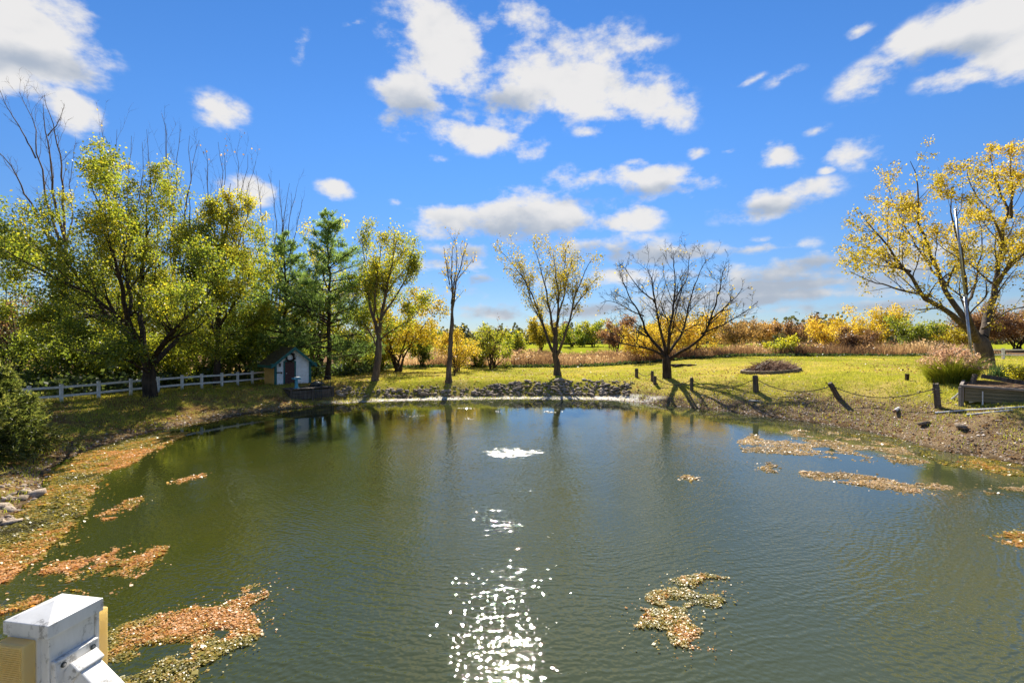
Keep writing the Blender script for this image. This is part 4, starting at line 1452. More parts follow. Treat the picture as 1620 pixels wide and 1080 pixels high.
rad = np.sqrt(rng.uniform(0, 1, M)) * 1.45
top = np.stack([np.cos(ang) * rad, np.sin(ang) * rad, 1.72 - .75 * (rad / 1.4) ** 2 + rng.normal(0, .16, M)], 1)
mb = Skel(77)
p0 = np.stack([np.cos(ang) * rad * .25, np.sin(ang) * rad * .25, 0 * rad], 1)
pm = (p0 + top) / 2 + np.array([0, 0, .18])
pts = np.stack([p0, p0 * .6 + pm * .4 + np.array([0, 0, .1]), pm, pm * .4 + top * .6 + np.array([0, 0, .04]), top], 1)
mb.add(pts, np.full((M, 5), .005), 3)
obj('stems', mb.mesh('stems', solid_mat('plume_stem', (.30, .24, .10))), cl)
dirp = norm(pts[:, 4] - pts[:, 3])
PP, k_ = [], 20
tt = rng.uniform(-.75, .25, (M, k_))
PP = (top[:, None] + dirp[:, None] * (tt * .42)[..., None]).reshape(-1, 3)
v, f = leaves_at(rng, PP, .075, -.3, .022)
PLUME = leaf_mat('plumes', [(0, (.30, .17, .12)), (.5, (.48, .29, .22)), (1, (.66, .48, .38))], .5)
obj('plumes', np_mesh('plumes', v, f, PLUME, {'tone': ('FACE', np.clip(rng.normal(.5, .22, len(PP)), 0, 1))}), cl)

# ------------------------------------------------------------------ floating leaf mats
MAT_LEAF = leaf_mat('floating_leaves', [(0, (.09, .075, .02)), (.3, (.26, .23, .035)), (.55, (.44, .32, .06)), (.8, (.54, .255, .055)), (1, (.66, .38, .15))], .4, .055, .4)
MAT_PALE = leaf_mat('floating_leaves_pale', [(0, (.22, .16, .08)), (.5, (.48, .33, .15)), (1, (.62, .46, .30))], .4, .06, .4)


def inpoly(x, y, Pg):
    A_, B_ = Pg, np.roll(Pg, -1, 0)
    c = ((A_[None, :, 1] > y[:, None]) != (B_[None, :, 1] > y[:, None]))
    xi = A_[None, :, 0] + (y[:, None] - A_[None, :, 1]) / np.where(np.abs(B_[:, 1] - A_[:, 1]) < 1e-9, 1e-9, B_[:, 1] - A_[:, 1])[None] * (B_ - A_)[None, :, 0]
    return ((c & (x[:, None] < xi)).sum(1) % 2) == 1


def leaf_mat_patch(label, pix, dens, size, seed, tone=(.5, .22), mat=MAT_LEAF, gap=.46, nscale=2.2, mound=.03, ybias=None):
    rng = np.random.default_rng(seed)
    Pg = np.array([onwater(*p) for p in pix])
    lo, hi = Pg.min(0) - .3, Pg.max(0) + .3
    N = int((hi - lo).prod() * dens)
    x, y = rng.uniform(lo[0], hi[0], N), rng.uniform(lo[1], hi[1], N)
    wx = x + (fbm(x, y, 2.5, seed, 3) - .5) * .5
    wy = y + (fbm(x, y, 2.5, seed + 5, 3) - .5) * .7
    k1 = inpoly(wx, wy, Pg)
    n_ = fbm(x * .8, y, nscale, seed + 9, 4)
    kp = k1 & (rng.uniform(0, 1, N) < sstep(gap - .06, gap + .10, n_)) & (shore_dist(x, y) < .15)
    stray = (~k1) & inpoly(x + rng.normal(0, .22, N), y + rng.normal(0, .30, N), Pg) & (rng.uniform(0, 1, N) < .06) & (shore_dist(x, y) < 0)
    kp = kp | stray
    x, y, n_ = x[kp], y[kp], n_[kp]
    M_ = len(x)
    P = np.stack([x, y, .004 + rng.uniform(0, 1, M_) * mound * np.clip((n_ - gap) * 8, .15, 1)], 1)
    a = np.stack([rng.normal(size=M_), rng.normal(size=M_), rng.normal(0, .25, M_)], 1)
    a = norm(a)
    up = norm(np.stack([rng.normal(0, .22, M_), rng.normal(0, .22, M_), np.ones(M_)], 1))
    b = norm(np.cross(up, a))
    sz = size * np.exp(rng.normal(-.05, .42, (M_, 1)))
    v = np.stack([P - a * sz * .5, P + b * sz * .42 + up * sz * .06, P + a * sz * .5, P - b * sz * .42 + up * sz * .06], 1).reshape(-1, 3)
    tn = tone[0] + (fbm(x, y, .9, seed + 20, 3) - .5) * 1.1 + (fbm(x, y, 6.0, seed + 21, 2) - .5) * .7 + rng.normal(0, tone[1], M_)
    if ybias is not None:
        tn = tn + ybias(x, y)
    o = obj('floating_leaves', np_mesh('floating_leaves', v, np.arange(4 * M_).reshape(M_, 4), mat, {'tone': ('FACE', np.clip(tn, 0, 1))}))
    tag(o, label, kind='stuff')
    return M_


nl = 0
nl += leaf_mat_patch('long band of yellow and orange floating leaves along the left shore',
                     [(-60, 990), (-60, 850), (20, 820), (70, 780), (85, 745), (130, 718), (190, 700), (255, 685), (300, 684), (245, 712), (205, 735), (160, 752), (140, 790), (120, 830), (100, 850), (75, 880), (30, 905), (0, 925)],
                     2100, .046, 101, (.56, .16), gap=.22, nscale=1.6, ybias=lambda x, y: .34 * sstep(.5, 2.4, -shore_dist(x, y)) - .12)
nl += leaf_mat_patch('orange floating leaf mat reaching out from the left shore band',
                     [(60, 900), (100, 885), (160, 880), (190, 862), (180, 885), (250, 868), (252, 885), (225, 905), (200, 925), (175, 945), (130, 925), (95, 918), (70, 915)], 2400, .04, 102, (.72, .16), gap=.36)
nl += leaf_mat_patch('small orange floating leaf raft off the left shore', [(155, 815), (185, 800), (210, 790), (236, 784), (225, 797), (200, 806), (195, 815), (170, 820)], 1900, .04, 103, (.78, .15), gap=.34)
nl += leaf_mat_patch('thin brown floating leaf streak under the tree reflections', [(268, 762), (300, 755), (330, 747), (325, 753), (290, 763)], 900, .05, 104, (.75, .15), gap=.38)
nl += leaf_mat_patch('large yellow-brown floating leaf mat beside the white deck post',
                     [(120, 1110), (150, 1040), (175, 995), (220, 985), (250, 975), (300, 955), (330, 962), (370, 948), (385, 930), (425, 915), (428, 925), (412, 950), (395, 962), (425, 980), (420, 1000), (385, 1010), (395, 1020), (360, 1028), (320, 1045), (330, 1060), (290, 1110)],
                     4600, .027, 105, (.50, .13), gap=.34, nscale=2.6, ybias=lambda x, y: .25 * sstep(6.6, 7.3, y) - .05)
nl += leaf_mat_patch('narrow orange floating leaf strip at the left edge behind the deck post', [(-40, 975), (30, 955), (78, 938), (80, 948), (40, 968), (-10, 985)], 3000, .034, 106, (.6, .18), gap=.34)
nl += leaf_mat_patch('ragged yellow and orange floating leaf raft in the open water',
                     [(1065, 916), (1095, 909), (1155, 915), (1155, 922), (1120, 922), (1112, 935), (1140, 945), (1135, 958), (1105, 960), (1080, 968), (1090, 985), (1118, 1005), (1105, 1022), (1120, 1036), (1085, 1025), (1050, 1005), (1015, 1000), (1000, 985), (1025, 972), (1012, 963), (1045, 955), (1025, 945), (1060, 930), (1085, 925)],
                     5600, .027, 107, (.60, .14), gap=.30, nscale=2.8, ybias=lambda x, y: .3 * sstep(7.0, 6.2, y) - .1)
nl += leaf_mat_patch('pinkish sheet of floating leaves near the right bank',
                     [(1160, 700), (1190, 688), (1260, 680), (1330, 684), (1400, 697), (1440, 712), (1475, 738), (1420, 735), (1360, 728), (1290, 722), (1230, 718), (1180, 715)], 640, .058, 108, (.5, .25), MAT_PALE, gap=.52, nscale=1.5, mound=.015)
nl += leaf_mat_patch('long yellow floating leaf drift on the right side of the pond',
                     [(1262, 745), (1310, 747), (1370, 752), (1440, 765), (1500, 770), (1535, 778), (1525, 784), (1470, 780), (1430, 783), (1380, 770), (1320, 762), (1280, 758)], 1150, .05, 109, (.52, .2), MAT_PALE, gap=.45, nscale=1.8)
nl += leaf_mat_patch('green-brown floating leaf mat against the right bank',
                     [(1330, 684), (1420, 692), (1490, 712), (1560, 722), (1700, 745), (1700, 762), (1600, 752), (1520, 742), (1480, 730), (1430, 712)], 800, .05, 110, (.34, .2), gap=.47, nscale=1.4, mound=.02)
nl += leaf_mat_patch('yellow floating leaf patch at the right edge below the bank', [(1545, 772), (1600, 768), (1700, 772), (1700, 784), (1600, 782), (1560, 780)], 700, .055, 111, (.5, .2), MAT_PALE, gap=.45)
nl += leaf_mat_patch('orange floating leaf raft at the right edge of open water', [(1562, 850), (1590, 840), (1640, 842), (1660, 858), (1610, 864), (1575, 856)], 2300, .04, 112, (.68, .18), gap=.36)
nl += leaf_mat_patch('tiny pale floating leaf cluster below the right leaf sheet', [(1200, 738), (1215, 730), (1226, 732), (1224, 746), (1208, 746)], 900, .055, 113, (.5, .2), MAT_PALE, gap=.36)
nl += leaf_mat_patch('tiny pale floating leaf speck right of the fountain', [(1072, 757), (1090, 752), (1108, 757), (1095, 761)], 900, .055, 114, (.7, .2), MAT_PALE, gap=.36)
FOAM = leaf_mat('pale_scum', [(0, (.32, .29, .24)), (1, (.55, .52, .47))], .3, .1, .3)
for q, (pix, lab) in enumerate([
        ([(634, 658), (650, 656), (668, 657.5), (655, 659.5)], 'pale scum streak on the water left of the slender trunk reflection'),
        ([(722, 646), (740, 644.5), (752, 646), (740, 647.5)], 'pale scum streak near the far shore right of the slender tree'),
        ([(855, 651), (870, 649.5), (888, 651.5), (872, 653.5)], 'pale scum patch at the reflection of the locust trunk'),
        ([(779, 651), (787, 650), (796, 651.5), (787, 652.5)], 'small pale scum fleck between the two trunk reflections'),
        ([(734, 662), (745, 661), (754, 662.5), (745, 663.5)], 'faint pale scum fleck beside the slender trunk reflection')]):
    leaf_mat_patch(lab, pix, 160, .07, 120 + q, (.6, .2), FOAM, gap=.36, nscale=1.2, mound=.01)
print('mats', nl, time.time() - T0)

# ------------------------------------------------------------------ stones
ico_t = (1 + 5 ** .5) / 2
ICO_V = norm(np.array([(-1, ico_t, 0), (1, ico_t, 0), (-1, -ico_t, 0), (1, -ico_t, 0), (0, -1, ico_t), (0, 1, ico_t), (0, -1, -ico_t), (0, 1, -ico_t), (ico_t, 0, -1), (ico_t, 0, 1), (-ico_t, 0, -1), (-ico_t, 0, 1)], float))
ICO_F = np.array([(0, 11, 5), (0, 5, 1), (0, 1, 7), (0, 7, 10), (0, 10, 11), (1, 5, 9), (5, 11, 4), (11, 10, 2), (10, 7, 6), (7, 1, 8), (3, 9, 4), (3, 4, 2), (3, 2, 6), (3, 6, 8), (3, 8, 9), (4, 9, 5), (2, 4, 11), (6, 2, 10), (8, 6, 7), (9, 8, 1)])
rng = np.random.default_rng(33)
stone_me = []
for mt in (STONE, STONE_DARK, STONE_PALE):
    for q in range(4):
        vv = ICO_V * rng.uniform(.7, 1.15, (12, 1)) * np.array([1, .75, .42])
        stone_me.append(np_mesh('stone', vv, ICO_F, mt))
bank = thing('stone_bank', 'bank of loose grey-brown stones along the far shore of the pond', 'stone bank', (0, 37, .3))


def drop_stone(parent, x, y, s, mi=None, lift=.0):
    me = stone_me[rng.integers(0, 12) if mi is None else mi]
    o = bpy.data.objects.new('stone', me)
    COL.objects.link(o)
    o.location = (x, y, gz(x, y) + s * (.06 + lift))
    o.scale = (s * rng.uniform(.8, 1.3), s * rng.uniform(.8, 1.2), s * rng.uniform(.7, 1.2))
    o.rotation_euler = (rng.uniform(-.35, .35), rng.uniform(-.35, .35), rng.uniform(0, 6.3))
    if parent:
        o.parent = parent
        o.matrix_parent_inverse = Matrix.Translation(-parent.location)
    return o


cnt = 0
while cnt < 240:
    if rng.uniform() < .72:
        px, py = rng.uniform(775, 1000), rng.uniform(601, 626)
        py = max(py, 601 + max(0, (860 - px)) * .10 + rng.uniform(0, 3))
    else:
        px, py = rng.uniform(530, 785), rng.uniform(616, 628)
    p = hit(px, py)
    if shore_dist(p.x, p.y)[0] < 1.15:
        continue
    drop_stone(bank, p.x, p.y, rng.uniform(.15, .27) + .16 * rng.uniform() ** 4, int(rng.integers(0, 12)), .16)
    cnt += 1
extra_v, extra_f, b0 = [], [], 0
while b0 < 450 * 12:
    if rng.uniform() < .66:
        px, py = rng.uniform(770, 1005), rng.uniform(602, 627)
        py = max(py, 601 + max(0, (860 - px)) * .10 + rng.uniform(0, 3))
    else:
        px, py = rng.uniform(525, 790), rng.uniform(612, 630)
    p = hit(px, py)
    if shore_dist(p.x, p.y)[0] < .95:
        continue
    sz_ = rng.uniform(.06, .17)
    a_ = rng.uniform(0, 6.3)
    vv = ICO_V * rng.uniform(.7, 1.15, (12, 1)) * np.array([1, .75, .5]) * sz_
    ca, sa = math.cos(a_), math.sin(a_)
    vv = np.stack([vv[:, 0] * ca - vv[:, 1] * sa, vv[:, 0] * sa + vv[:, 1] * ca, vv[:, 2]], 1) + np.array([p.x, p.y, p.z + sz_ * .25])
    extra_v.append(vv)
    extra_f.append(ICO_F + b0)
    b0 += 12
sm = obj('small_stones', np_mesh('small_stones', np.concatenate(extra_v), np.concatenate(extra_f), STONE), bank)
sm.matrix_parent_inverse = Matrix.Translation(-bank.location)
sm['kind'] = 'stuff'
pile = thing('rock_pile', 'heap of brown rocks on the shore at the left edge', 'rocks', tuple(hit(25, 800)))
for q in range(46):
    p = hit(rng.uniform(-60, 62), rng.uniform(765, 835))
    if shore_dist(p.x, p.y)[0] < .05:
        continue
    drop_stone(pile, p.x, p.y, rng.uniform(.07, .26), int(rng.integers(0, 12)))
for px, py, s, mi, lab in [(1462, 673, .34, 4, 'dark grey boulder on the right bank left of the other boulder'), (1521, 680, .33, 5, 'dark grey boulder on the right bank nearest the pipes'),
                           (57, 785, .30, 8, 'pale flat rock at the water edge beside the left rock heap')]:
    p = hit(px, py)
    tag(drop_stone(None, p.x, p.y, s, mi, .2), lab, 'rock')
# gravel on the right bank and pebbles along the waterline: uncountable
N = 60000
xx, yy = rng.uniform(-22, 26, N), rng.uniform(10, 40, N)
s = shore_dist(xx, yy)
prob = np.where(xx > 12, sstep(5.0, .3, s) * .9, sstep(1.5, .1, s) * .55) * (s > .02)
kp = rng.uniform(0, 1, N) < prob
xx, yy, s = xx[kp], yy[kp], s[kp]
N = len(xx)
sz = rng.uniform(.018, .06, N) * (1 + .012 * yy)
P = np.stack([xx, yy, ground_z(xx, yy, s)], 1)
oc = np.array([(1, 0, 0), (0, 1, 0), (-1, 0, 0), (0, -1, 0), (0, 0, .7)], float)
a = rng.uniform(0, 6.3, N)
R2 = np.stack([np.stack([np.cos(a), -np.sin(a), 0 * a], 1), np.stack([np.sin(a), np.cos(a), 0 * a], 1), np.stack([0 * a, 0 * a, 1 + 0 * a], 1)], 1)
vv = oc[None] * rng.uniform(.6, 1.2, (N, 5, 1))
vv = np.einsum('nij,nkj->nki', R2, vv) * sz[:, None, None] + P[:, None]
b = (np.arange(N) * 5)[:, None]
ff = np.concatenate([b + np.array([[i, (i + 1) % 4, 4]]) for i in range(4)])
m, nt, out = new_mat('gravel')
k = NT(nt)
gc = k.cramp(k.attr('tone'), [(0, (.09, .07, .055)), (.5, (.24, .18, .14)), (.85, (.42, .34, .28)), (1, (.62, .55, .5))])
nt.links.new(k.bsdf(gc, .8, .3), out.inputs[0])
o = obj('gravel', np_mesh('gravel', vv.reshape(-1, 3), ff, m, {'tone': ('FACE', np.tile(np.clip(rng.normal(.45, .22, N), 0, 1), 4))}))
tag(o, 'gravel and pebbles strewn along the waterline and right bank', kind='stuff')
# fallen leaves
N = 80000
xx, yy = np.concatenate([rng.uniform(-26, -11, N // 2), rng.uniform(8, 24, N // 2)]), rng.uniform(12, 42, N)
s = shore_dist(xx, yy)
kp = (s > .05) & (rng.uniform(0, 1, N) < np.where(xx > 0, .6 * sstep(6, .5, s), .8 * sstep(12, 1, s)))
xx, yy, s = xx[kp], yy[kp], s[kp]
P = np.stack([xx, yy, ground_z(xx, yy, s) + .015], 1)
v, f = leaves_at(rng, P, .085, 0, .012, .7)
LITTER = leaf_mat('fallen_leaves', [(0, (.06, .03, .015)), (.5, (.20, .095, .04)), (.85, (.38, .22, .09)), (1, (.56, .42, .26))], .3)
o = obj('fallen_leaves', np_mesh('fallen_leaves', v, f, LITTER, {'tone': ('FACE', np.clip(rng.normal(.5, .25, len(P)), 0, 1))}))
tag(o, 'brown fallen leaves scattered over the banks', kind='stuff')

# single leaves blown over the lawn
N = 9000
xx, yy = rng.uniform(-14, 40, N), rng.uniform(30, 58, N)
s = shore_dist(xx, yy)
dt = np.min([np.hypot(xx - a, yy - b) for a, b in ((-11, 41), (-5, 39), (4.3, 46), (12.6, 40), (30, 33), (17, 40))], 0)
kp = (s > 2) & (rng.uniform(0, 1, N) < .12 + .88 * sstep(9, 1, dt))
xx, yy, s = xx[kp], yy[kp], s[kp]
P = np.stack([xx, yy, ground_z(xx, yy, s) + .05], 1)
v, f = leaves_at(rng, P, .13, 0, .02, .6)
o = obj('blown_leaves', np_mesh('blown_leaves', v, f, LITTER, {'tone': ('FACE', np.clip(rng.normal(.65, .25, len(P)), 0, 1))}))
tag(o, 'dry leaves blown over the lawn under the trees', kind='stuff')

# ------------------------------------------------------------------ fences
def fence(label, posts, hgt, rails, rad=.065, flat_top=False):
    root = thing('rail_fence', label, 'fence', tuple(posts[0]))
    org = Vector(posts[0])
    pm = MB()
    pm.box((0, 0, hgt / 2 - .1), (rad * 2, rad * 2, hgt + .2))
    pm.box((0, 0, hgt + .012), (rad * 2.3, rad * 2.3, .024))
    pme = pm.mesh('post', WHITE_PAINT)
    a = Vector(posts[-1]) - Vector(posts[0])
    rz = math.atan2(a.y, a.x)
    for p in posts:
        o = obj('post', pme, root, Vector(p) - org, (0, 0, rz))
    for p, q in zip(posts[:-1], posts[1:]):
        for rh in rails:
            A_, B_ = Vector(p) + Vector((0, 0, rh)), Vector(q) + Vector((0, 0, rh))
            d = B_ - A_
            L = d.length - rad * 2 - .004
            mb = MB().box((0, 0, 0), (L, .035, .12))
            o = mb.build('rail', WHITE_PAINT, root)
            o.location = (A_ + B_) / 2 - org
            o.rotation_euler = d.to_track_quat('X', 'Z').to_euler()
    return root


fp = [(-10, 652), (46, 643.5), (97, 637), (156, 630.5), (207, 625), (250, 620.5), (288, 616.5), (319, 613.5), (351, 610.5), (376, 608.5), (399, 606.5), (421, 605)]
A0, A1 = hit(97, 637), hit(421, 605)
pts = []
for px, py in fp:       # posts stand on a straight line on the ground
    kx = (px - 810) / F
    dxy = A1 - A0
    t = (kx * A0.y - A0.x) / (dxy.x - kx * dxy.y)
    x, y = A0.x + dxy.x * t, A0.y + dxy.y * t
    pts.append(Vector((x, y, gz(x, y))))
fence('white two-rail fence running along the thicket to the shed', pts, .98, (.36, .84))
last = pts[-1]
dl = (pts[-1] - pts[-2])
ex = []
for px, d in ((474, 45.5), (506, 46.2), (540, 47)):
    x = (px - 810) / F * d
    ex.append(Vector((x, d, gz(x, d))))
fence('short white two-rail fence stretch behind the shed and the tall pine', ex, .98, (.36, .84))
FG = []
for a, b in zip(pts[:-1], pts[1:]):
    for q in range(260):
        t = rng.uniform()
        FG.append((a.x + (b.x - a.x) * t + rng.normal(0, .16), a.y + (b.y - a.y) * t + rng.normal(0, .16)))
FG = np.array(FG)
P = np.stack([FG[:, 0], FG[:, 1], ground_z(FG[:, 0], FG[:, 1]) - .01], 1)
v, f = blades(rng, P, .30 * (.4 + fbm(P[:, 0], P[:, 1], .9, 88)) * rng.uniform(.5, 1.2, len(P)), .024, .5, 2)
o = obj('fence_grass', np_mesh('fence_grass', v, f, GRASS, {'tone': ('FACE', np.tile(np.clip(rng.normal(.5, .25, len(P)), 0, 1), 2))}))
tag(o, 'uncut grass along the foot of the left white fence', kind='stuff')
rp = []
for px, py in [(1517, 567), (1587, 566.5), (1660, 566), (1730, 566)]:
    d = 50
    x = (px - 810) / F * d
    rp.append(Vector((x, d, gz(x, d))))
fence('white two-rail fence on the right behind the leaning tree', rp, 1.12, (.45, .98), .09)

# ------------------------------------------------------------------ rope posts
def log_post(label, px, py, hgt, r, tilt=(0, 0), seed=0, extra=None):
    b = hit(px, py)
    rg = np.random.default_rng(seed + 200)
    mb = MB()
    n = 9
    ph = rg.uniform(-.12, .12, n)
    vs, fs = [], []
    zs = [-.25, .02, hgt * .5, hgt * .92, hgt]
    rs_ = [1.08, 1.05, 1.0, .97, .86]
    for z, q in zip(zs, rs_):
        for i in range(n):
            a_ = 2 * math.pi * i / n
            rr_ = r * q * (1 + ph[i])
            vs.append((math.cos(a_) * rr_, math.sin(a_) * rr_, z + (rg.uniform(-.03, .03) if z == hgt else 0)))
    for j in range(4):
        for i in range(n):
            i2 = (i + 1) % n
            fs.append((j * n + i, j * n + i2, (j + 1) * n + i2, (j + 1) * n + i))
    fs.append(tuple(4 * n + i for i in range(n)))
    mb.add(vs, fs)
    root = thing('rope_post', label, 'post', tuple(b), 0, 'wooden posts carrying the rope')
    root.rotation_euler = (tilt[0], tilt[1], 0)
    mb.build('log', WOOD_OLD, root)
    ring = MB()
    ring.tube([(math.cos(a_) * (r + .012), math.sin(a_) * (r + .012), hgt * .82 + .02 * math.sin(a_)) for a_ in np.linspace(0, 2 * math.pi, 14)], .022, 6, False)
    ring.build('rope_loop', ROPE, root)
    if extra:
        extra(root, hgt, r)
    bpy.context.view_layer.update()
    return root.matrix_world @ Vector((0, 0, hgt * .82))


def spike(root, hgt, r):
    MB().tube([(-r, 0, hgt * .8), (-r * 1.25, 0, hgt + .16)], .014, 5).build('nail', BARK, root)


def splint(root, hgt, r):
    MB().box((-r * .6, -r - .03, hgt * .35), (.16, .05, hgt * .8 + .1), (0, -.04, 0)).build('splint_board', WOOD_PLANK, root)
    MB().tube([(-r * .4, 0, hgt * .9), (-r * .7, 0, hgt + .22)], .016, 5).build('nail', BARK, root)
    for z in (hgt * .62, hgt * .72):
        MB().tube([(math.cos(a_) * (r + .05), math.sin(a_) * (r + .055), z) for a_ in np.linspace(0, 2 * math.pi, 14)], .02, 6, False).build('rope_loop', ROPE, root)


tops = [log_post('farthest and leftmost wooden rope post above the stone bank', 1007, 598, .80, .13, (0, .0), 1),
        log_post('wooden rope post just behind the short stub left of the bare tree', 1032, 603, .80, .12, (0, 0), 2),
        log_post('short wooden rope post stub left of the bare tree trunk', 1036, 608, .62, .12, (0, .02), 3),
        log_post('wooden rope post on the bank right of the bare tree', 1094, 619, .95, .12, (0, 0), 4),
        log_post('thick dark rope post in front of the fire pit', 1196, 621, 1.05, .17, (0, -.05), 5),
        log_post('rope post leaning steeply to the left with a bare nail', 1327, 630, .98, .13, (0, -.52), 6, spike),
        log_post('splinted rope post nearest the timber planter', 1484, 645, 1.12, .12, (0, -.10), 7, splint)]


def rope(label, a, b, sag):
    pts = []
    for t in np.linspace(0, 1, 15):
        p = a.lerp(b, t)
        p.z -= sag * 4 * t * (1 - t)
        pts.append(p)
    mb = MB().tube(pts, .024, 6)
    tag(mb.build('rope', ROPE), label, 'rope', 'ropes slung between the posts')


for q, (i, j, sg) in enumerate([(0, 1, .35), (2, 3, .45), (3, 4, .62), (4, 5, .55), (5, 6, .55)]):
    rope(['sagging rope between the two leftmost posts', 'sagging rope from the short stub to the post right of the bare tree',
          'sagging rope ending at the left side of the thick dark post', 'sagging rope from the thick dark post to the leaning post',
          'sagging rope from the leaning post to the splinted post'][q], tops[i], tops[j], sg)
# small stake in the lawn
p = hit(1435, 602)
r_ = thing('stake', 'short lone wooden stake standing in the lawn left of the ornamental grass', 'stake', tuple(p))
MB().box((0, 0, .14), (.15, .13, .40), (0, .05, 0)).build('stub', BARK, r_)
MB().box((.01, 0, .355), (.17, .15, .03), (0, .05, 0)).build('cap', WOOD_OLD, r_)

# ------------------------------------------------------------------ fire pit ring
c0 = hit(1219, 592)
c0.y += 1.7
c0.x = (1219 - 810) / F * c0.y
rad = 42 / F * c0.y
c0.z = gz(c0.x, c0.y)
pit = thing('fire_pit', 'round low block fire pit heaped with brush on the lawn', 'fire pit', tuple(c0 - Vector((0, 0, .05))))
pit.rotation_euler = (math.atan2(gz(c0.x, c0.y + 2) - gz(c0.x, c0.y - 2), 4), -math.atan2(gz(c0.x + 2.2, c0.y) - gz(c0.x - 2.2, c0.y), 4.4), 0)
blk = MB().box((0, 0, 0), (.40, .22, .13), None, .012, rng).mesh('block', STONE_DARK, bevel=.012)
BLK_M = solid_mat('concrete_block', (.36, .29, .21), (.20, .155, .11), 5, .95, .1, .01, 20)
blk.materials[0] = BLK_M
nb = int(2 * math.pi * rad / .42)
for lay in range(2):
    for q in range(nb):
        a_ = 2 * math.pi * (q + .5 * lay) / nb
        qq = 1 / max(abs(math.cos((a_ + math.pi / 8) % (math.pi / 4) - math.pi / 8)), .1)
        obj('block', blk, pit, (math.cos(a_) * rad * qq * .95, math.sin(a_) * rad * qq * .8, .07 + .138 * lay + rng.uniform(-.008, .008)), (0, 0, a_ + math.pi / 2 + rng.normal(0, .03)))
ash = MB()
n = 24
vs = [(0, 0, .36)] + [(math.cos(2 * math.pi * i / n) * rad * q, math.sin(2 * math.pi * i / n) * rad * q * .84, z + rng.uniform(-.03, .03)) for q, z in ((.5, .32), (.80, .20)) for i in range(n)]
fs = [(0, 1 + i, 1 + (i + 1) % n) for i in range(n)] + [(1 + i, 1 + n + i, 1 + n + (i + 1) % n, 1 + (i + 1) % n) for i in range(n)]
ash.add(vs, fs).build('ash_heap', solid_mat('ash', (.13, .085, .055), (.06, .04, .03), 9), pit)
sk = Skel(301)
M = 1100
aa, rr_ = sk.rng.uniform(0, 6.3, M), np.sqrt(sk.rng.uniform(0, 1, M)) * rad * .78
p0 = np.stack([np.cos(aa) * rr_ + .1 * rad, np.sin(aa) * rr_, .2 + .75 * (1 - (rr_ / rad / .8) ** 2) * sk.rng.uniform(.2, 1, M)], 1)
dr = sk.rng.normal(size=(M, 3))
dr[:, 2] *= .35
sk.grow(p0, norm(dr), sk.rng.uniform(.3, .9, M), sk.rng.uniform(.008, .022, M), 3, .15, -.03, 3, .5)
obj('brush_heap', sk.mesh('brush_heap', solid_mat('dead_brush', (.42, .25, .16), (.20, .11, .07), 3)), pit)
for (x, y, z, L, rz, ry, w) in [(-.7, -.3, .62, 1.3, .15, -.34, .16), (-.6, .1, .66, 1.0, .4, -.28, .12), (-.5, -.6, .50, .8, -.2, -.1, .10)]:
    MB().box((x, y, z), (L, w, .05), (0, ry, rz)).build('grey_board', WOOD_PLANK, pit)
# log debris by the reeds
p = hit(1075, 580)
db = thing('log_debris', 'low dark heap of broken logs on the lawn behind the bare tree', 'logs', tuple(p))
for q in range(6):
    x, y, a_ = rng.uniform(-1.2, 1.6), rng.uniform(-.4, .4), rng.uniform(-.5, .5)
    d = Vector((math.cos(a_), math.sin(a_) * .5, rng.uniform(-.1, .25)))
    MB().tube([Vector((x, y, .12)) - d * .5, Vector((x, y, .15)), Vector((x, y, .12)) + d * .5], [.12, .13, .09], 7).build('log', BARK, db)

# ------------------------------------------------------------------ planter, pipes, pole at the right
A_ = Vector((20.3, 22.0, 0))
B_ = A_ + Vector((1.7, -3.9, 0))
C_ = A_ + Vector((3.5, 3.6, 0))
z0 = gz(A_.x, A_.y) - .05
ztop = 2.30
pl = thing('timber_planter', 'weathered timber raised bed at the right edge above the gravel bank', 'planter', (A_.x, A_.y, z0))


def beam(name, a, b, w, hh, mat, parent, org, jit=0):
    a, b = Vector(a), Vector(b)
    d = b - a
    o = MB().box((0, 0, 0), (d.length, w, hh)).build(name, mat, parent, bevel=.008)
    o.location = (a + b) / 2 - Vector(org)
    o.rotation_euler = d.to_track_quat('X', 'Z').to_euler()
    return o


TIMBER = solid_mat('grey_timber', (.33, .28, .24), (.19, .16, .135), 14, .9, .2, .006, 50, (.08, 1, 1))
TIMBER_G = solid_mat('mossy_timber', (.24, .20, .125), (.12, .11, .065), 10, .95, .1, .006, 40, (.08, 1, 1))
org = (A_.x, A_.y, z0)
u = (B_ - A_).normalized()
w_ = (C_ - A_).normalized()
beam('top_rail', Vector((A_.x, A_.y, ztop)), Vector((B_.x, B_.y, ztop)), .14, .09, TIMBER, pl, org)
beam('top_rail', Vector((A_.x, A_.y, ztop)) + w_ * .09, Vector((C_.x, C_.y, ztop + .02)), .12, .085, TIMBER, pl, org)
for q in range(4):
    zz_ = ztop - .13 - q * .155
    off = Vector((.04, .02, 0))
    beam('board', Vector((A_.x, A_.y, zz_)) + u * .12 + off, Vector((B_.x, B_.y, zz_)) + off, .05, .145, TIMBER_G, pl, org)
    beam('board', Vector((A_.x, A_.y, zz_)) + w_ * .12 + off, Vector((C_.x, C_.y, zz_)) + off, .05, .145, TIMBER_G, pl, org)
beam('corner_post', Vector((A_.x, A_.y, z0 - .2)), Vector((A_.x, A_.y, ztop - .05)), .14, .14, TIMBER, pl, org)
soil = MB().add([Vector((A_.x, A_.y, ztop - .1)) - Vector(org), Vector((B_.x, B_.y, ztop - .1)) - Vector(org), Vector((B_.x + 3.5, B_.y + 3.6, ztop)) - Vector(org), Vector((C_.x, C_.y, ztop)) - Vector(org)], [(0, 1, 2, 3)])
soil.build('soil', solid_mat('planter_soil', (.22, .13, .07), (.10, .06, .035), 9, .95, .1, .05, 14), pl)
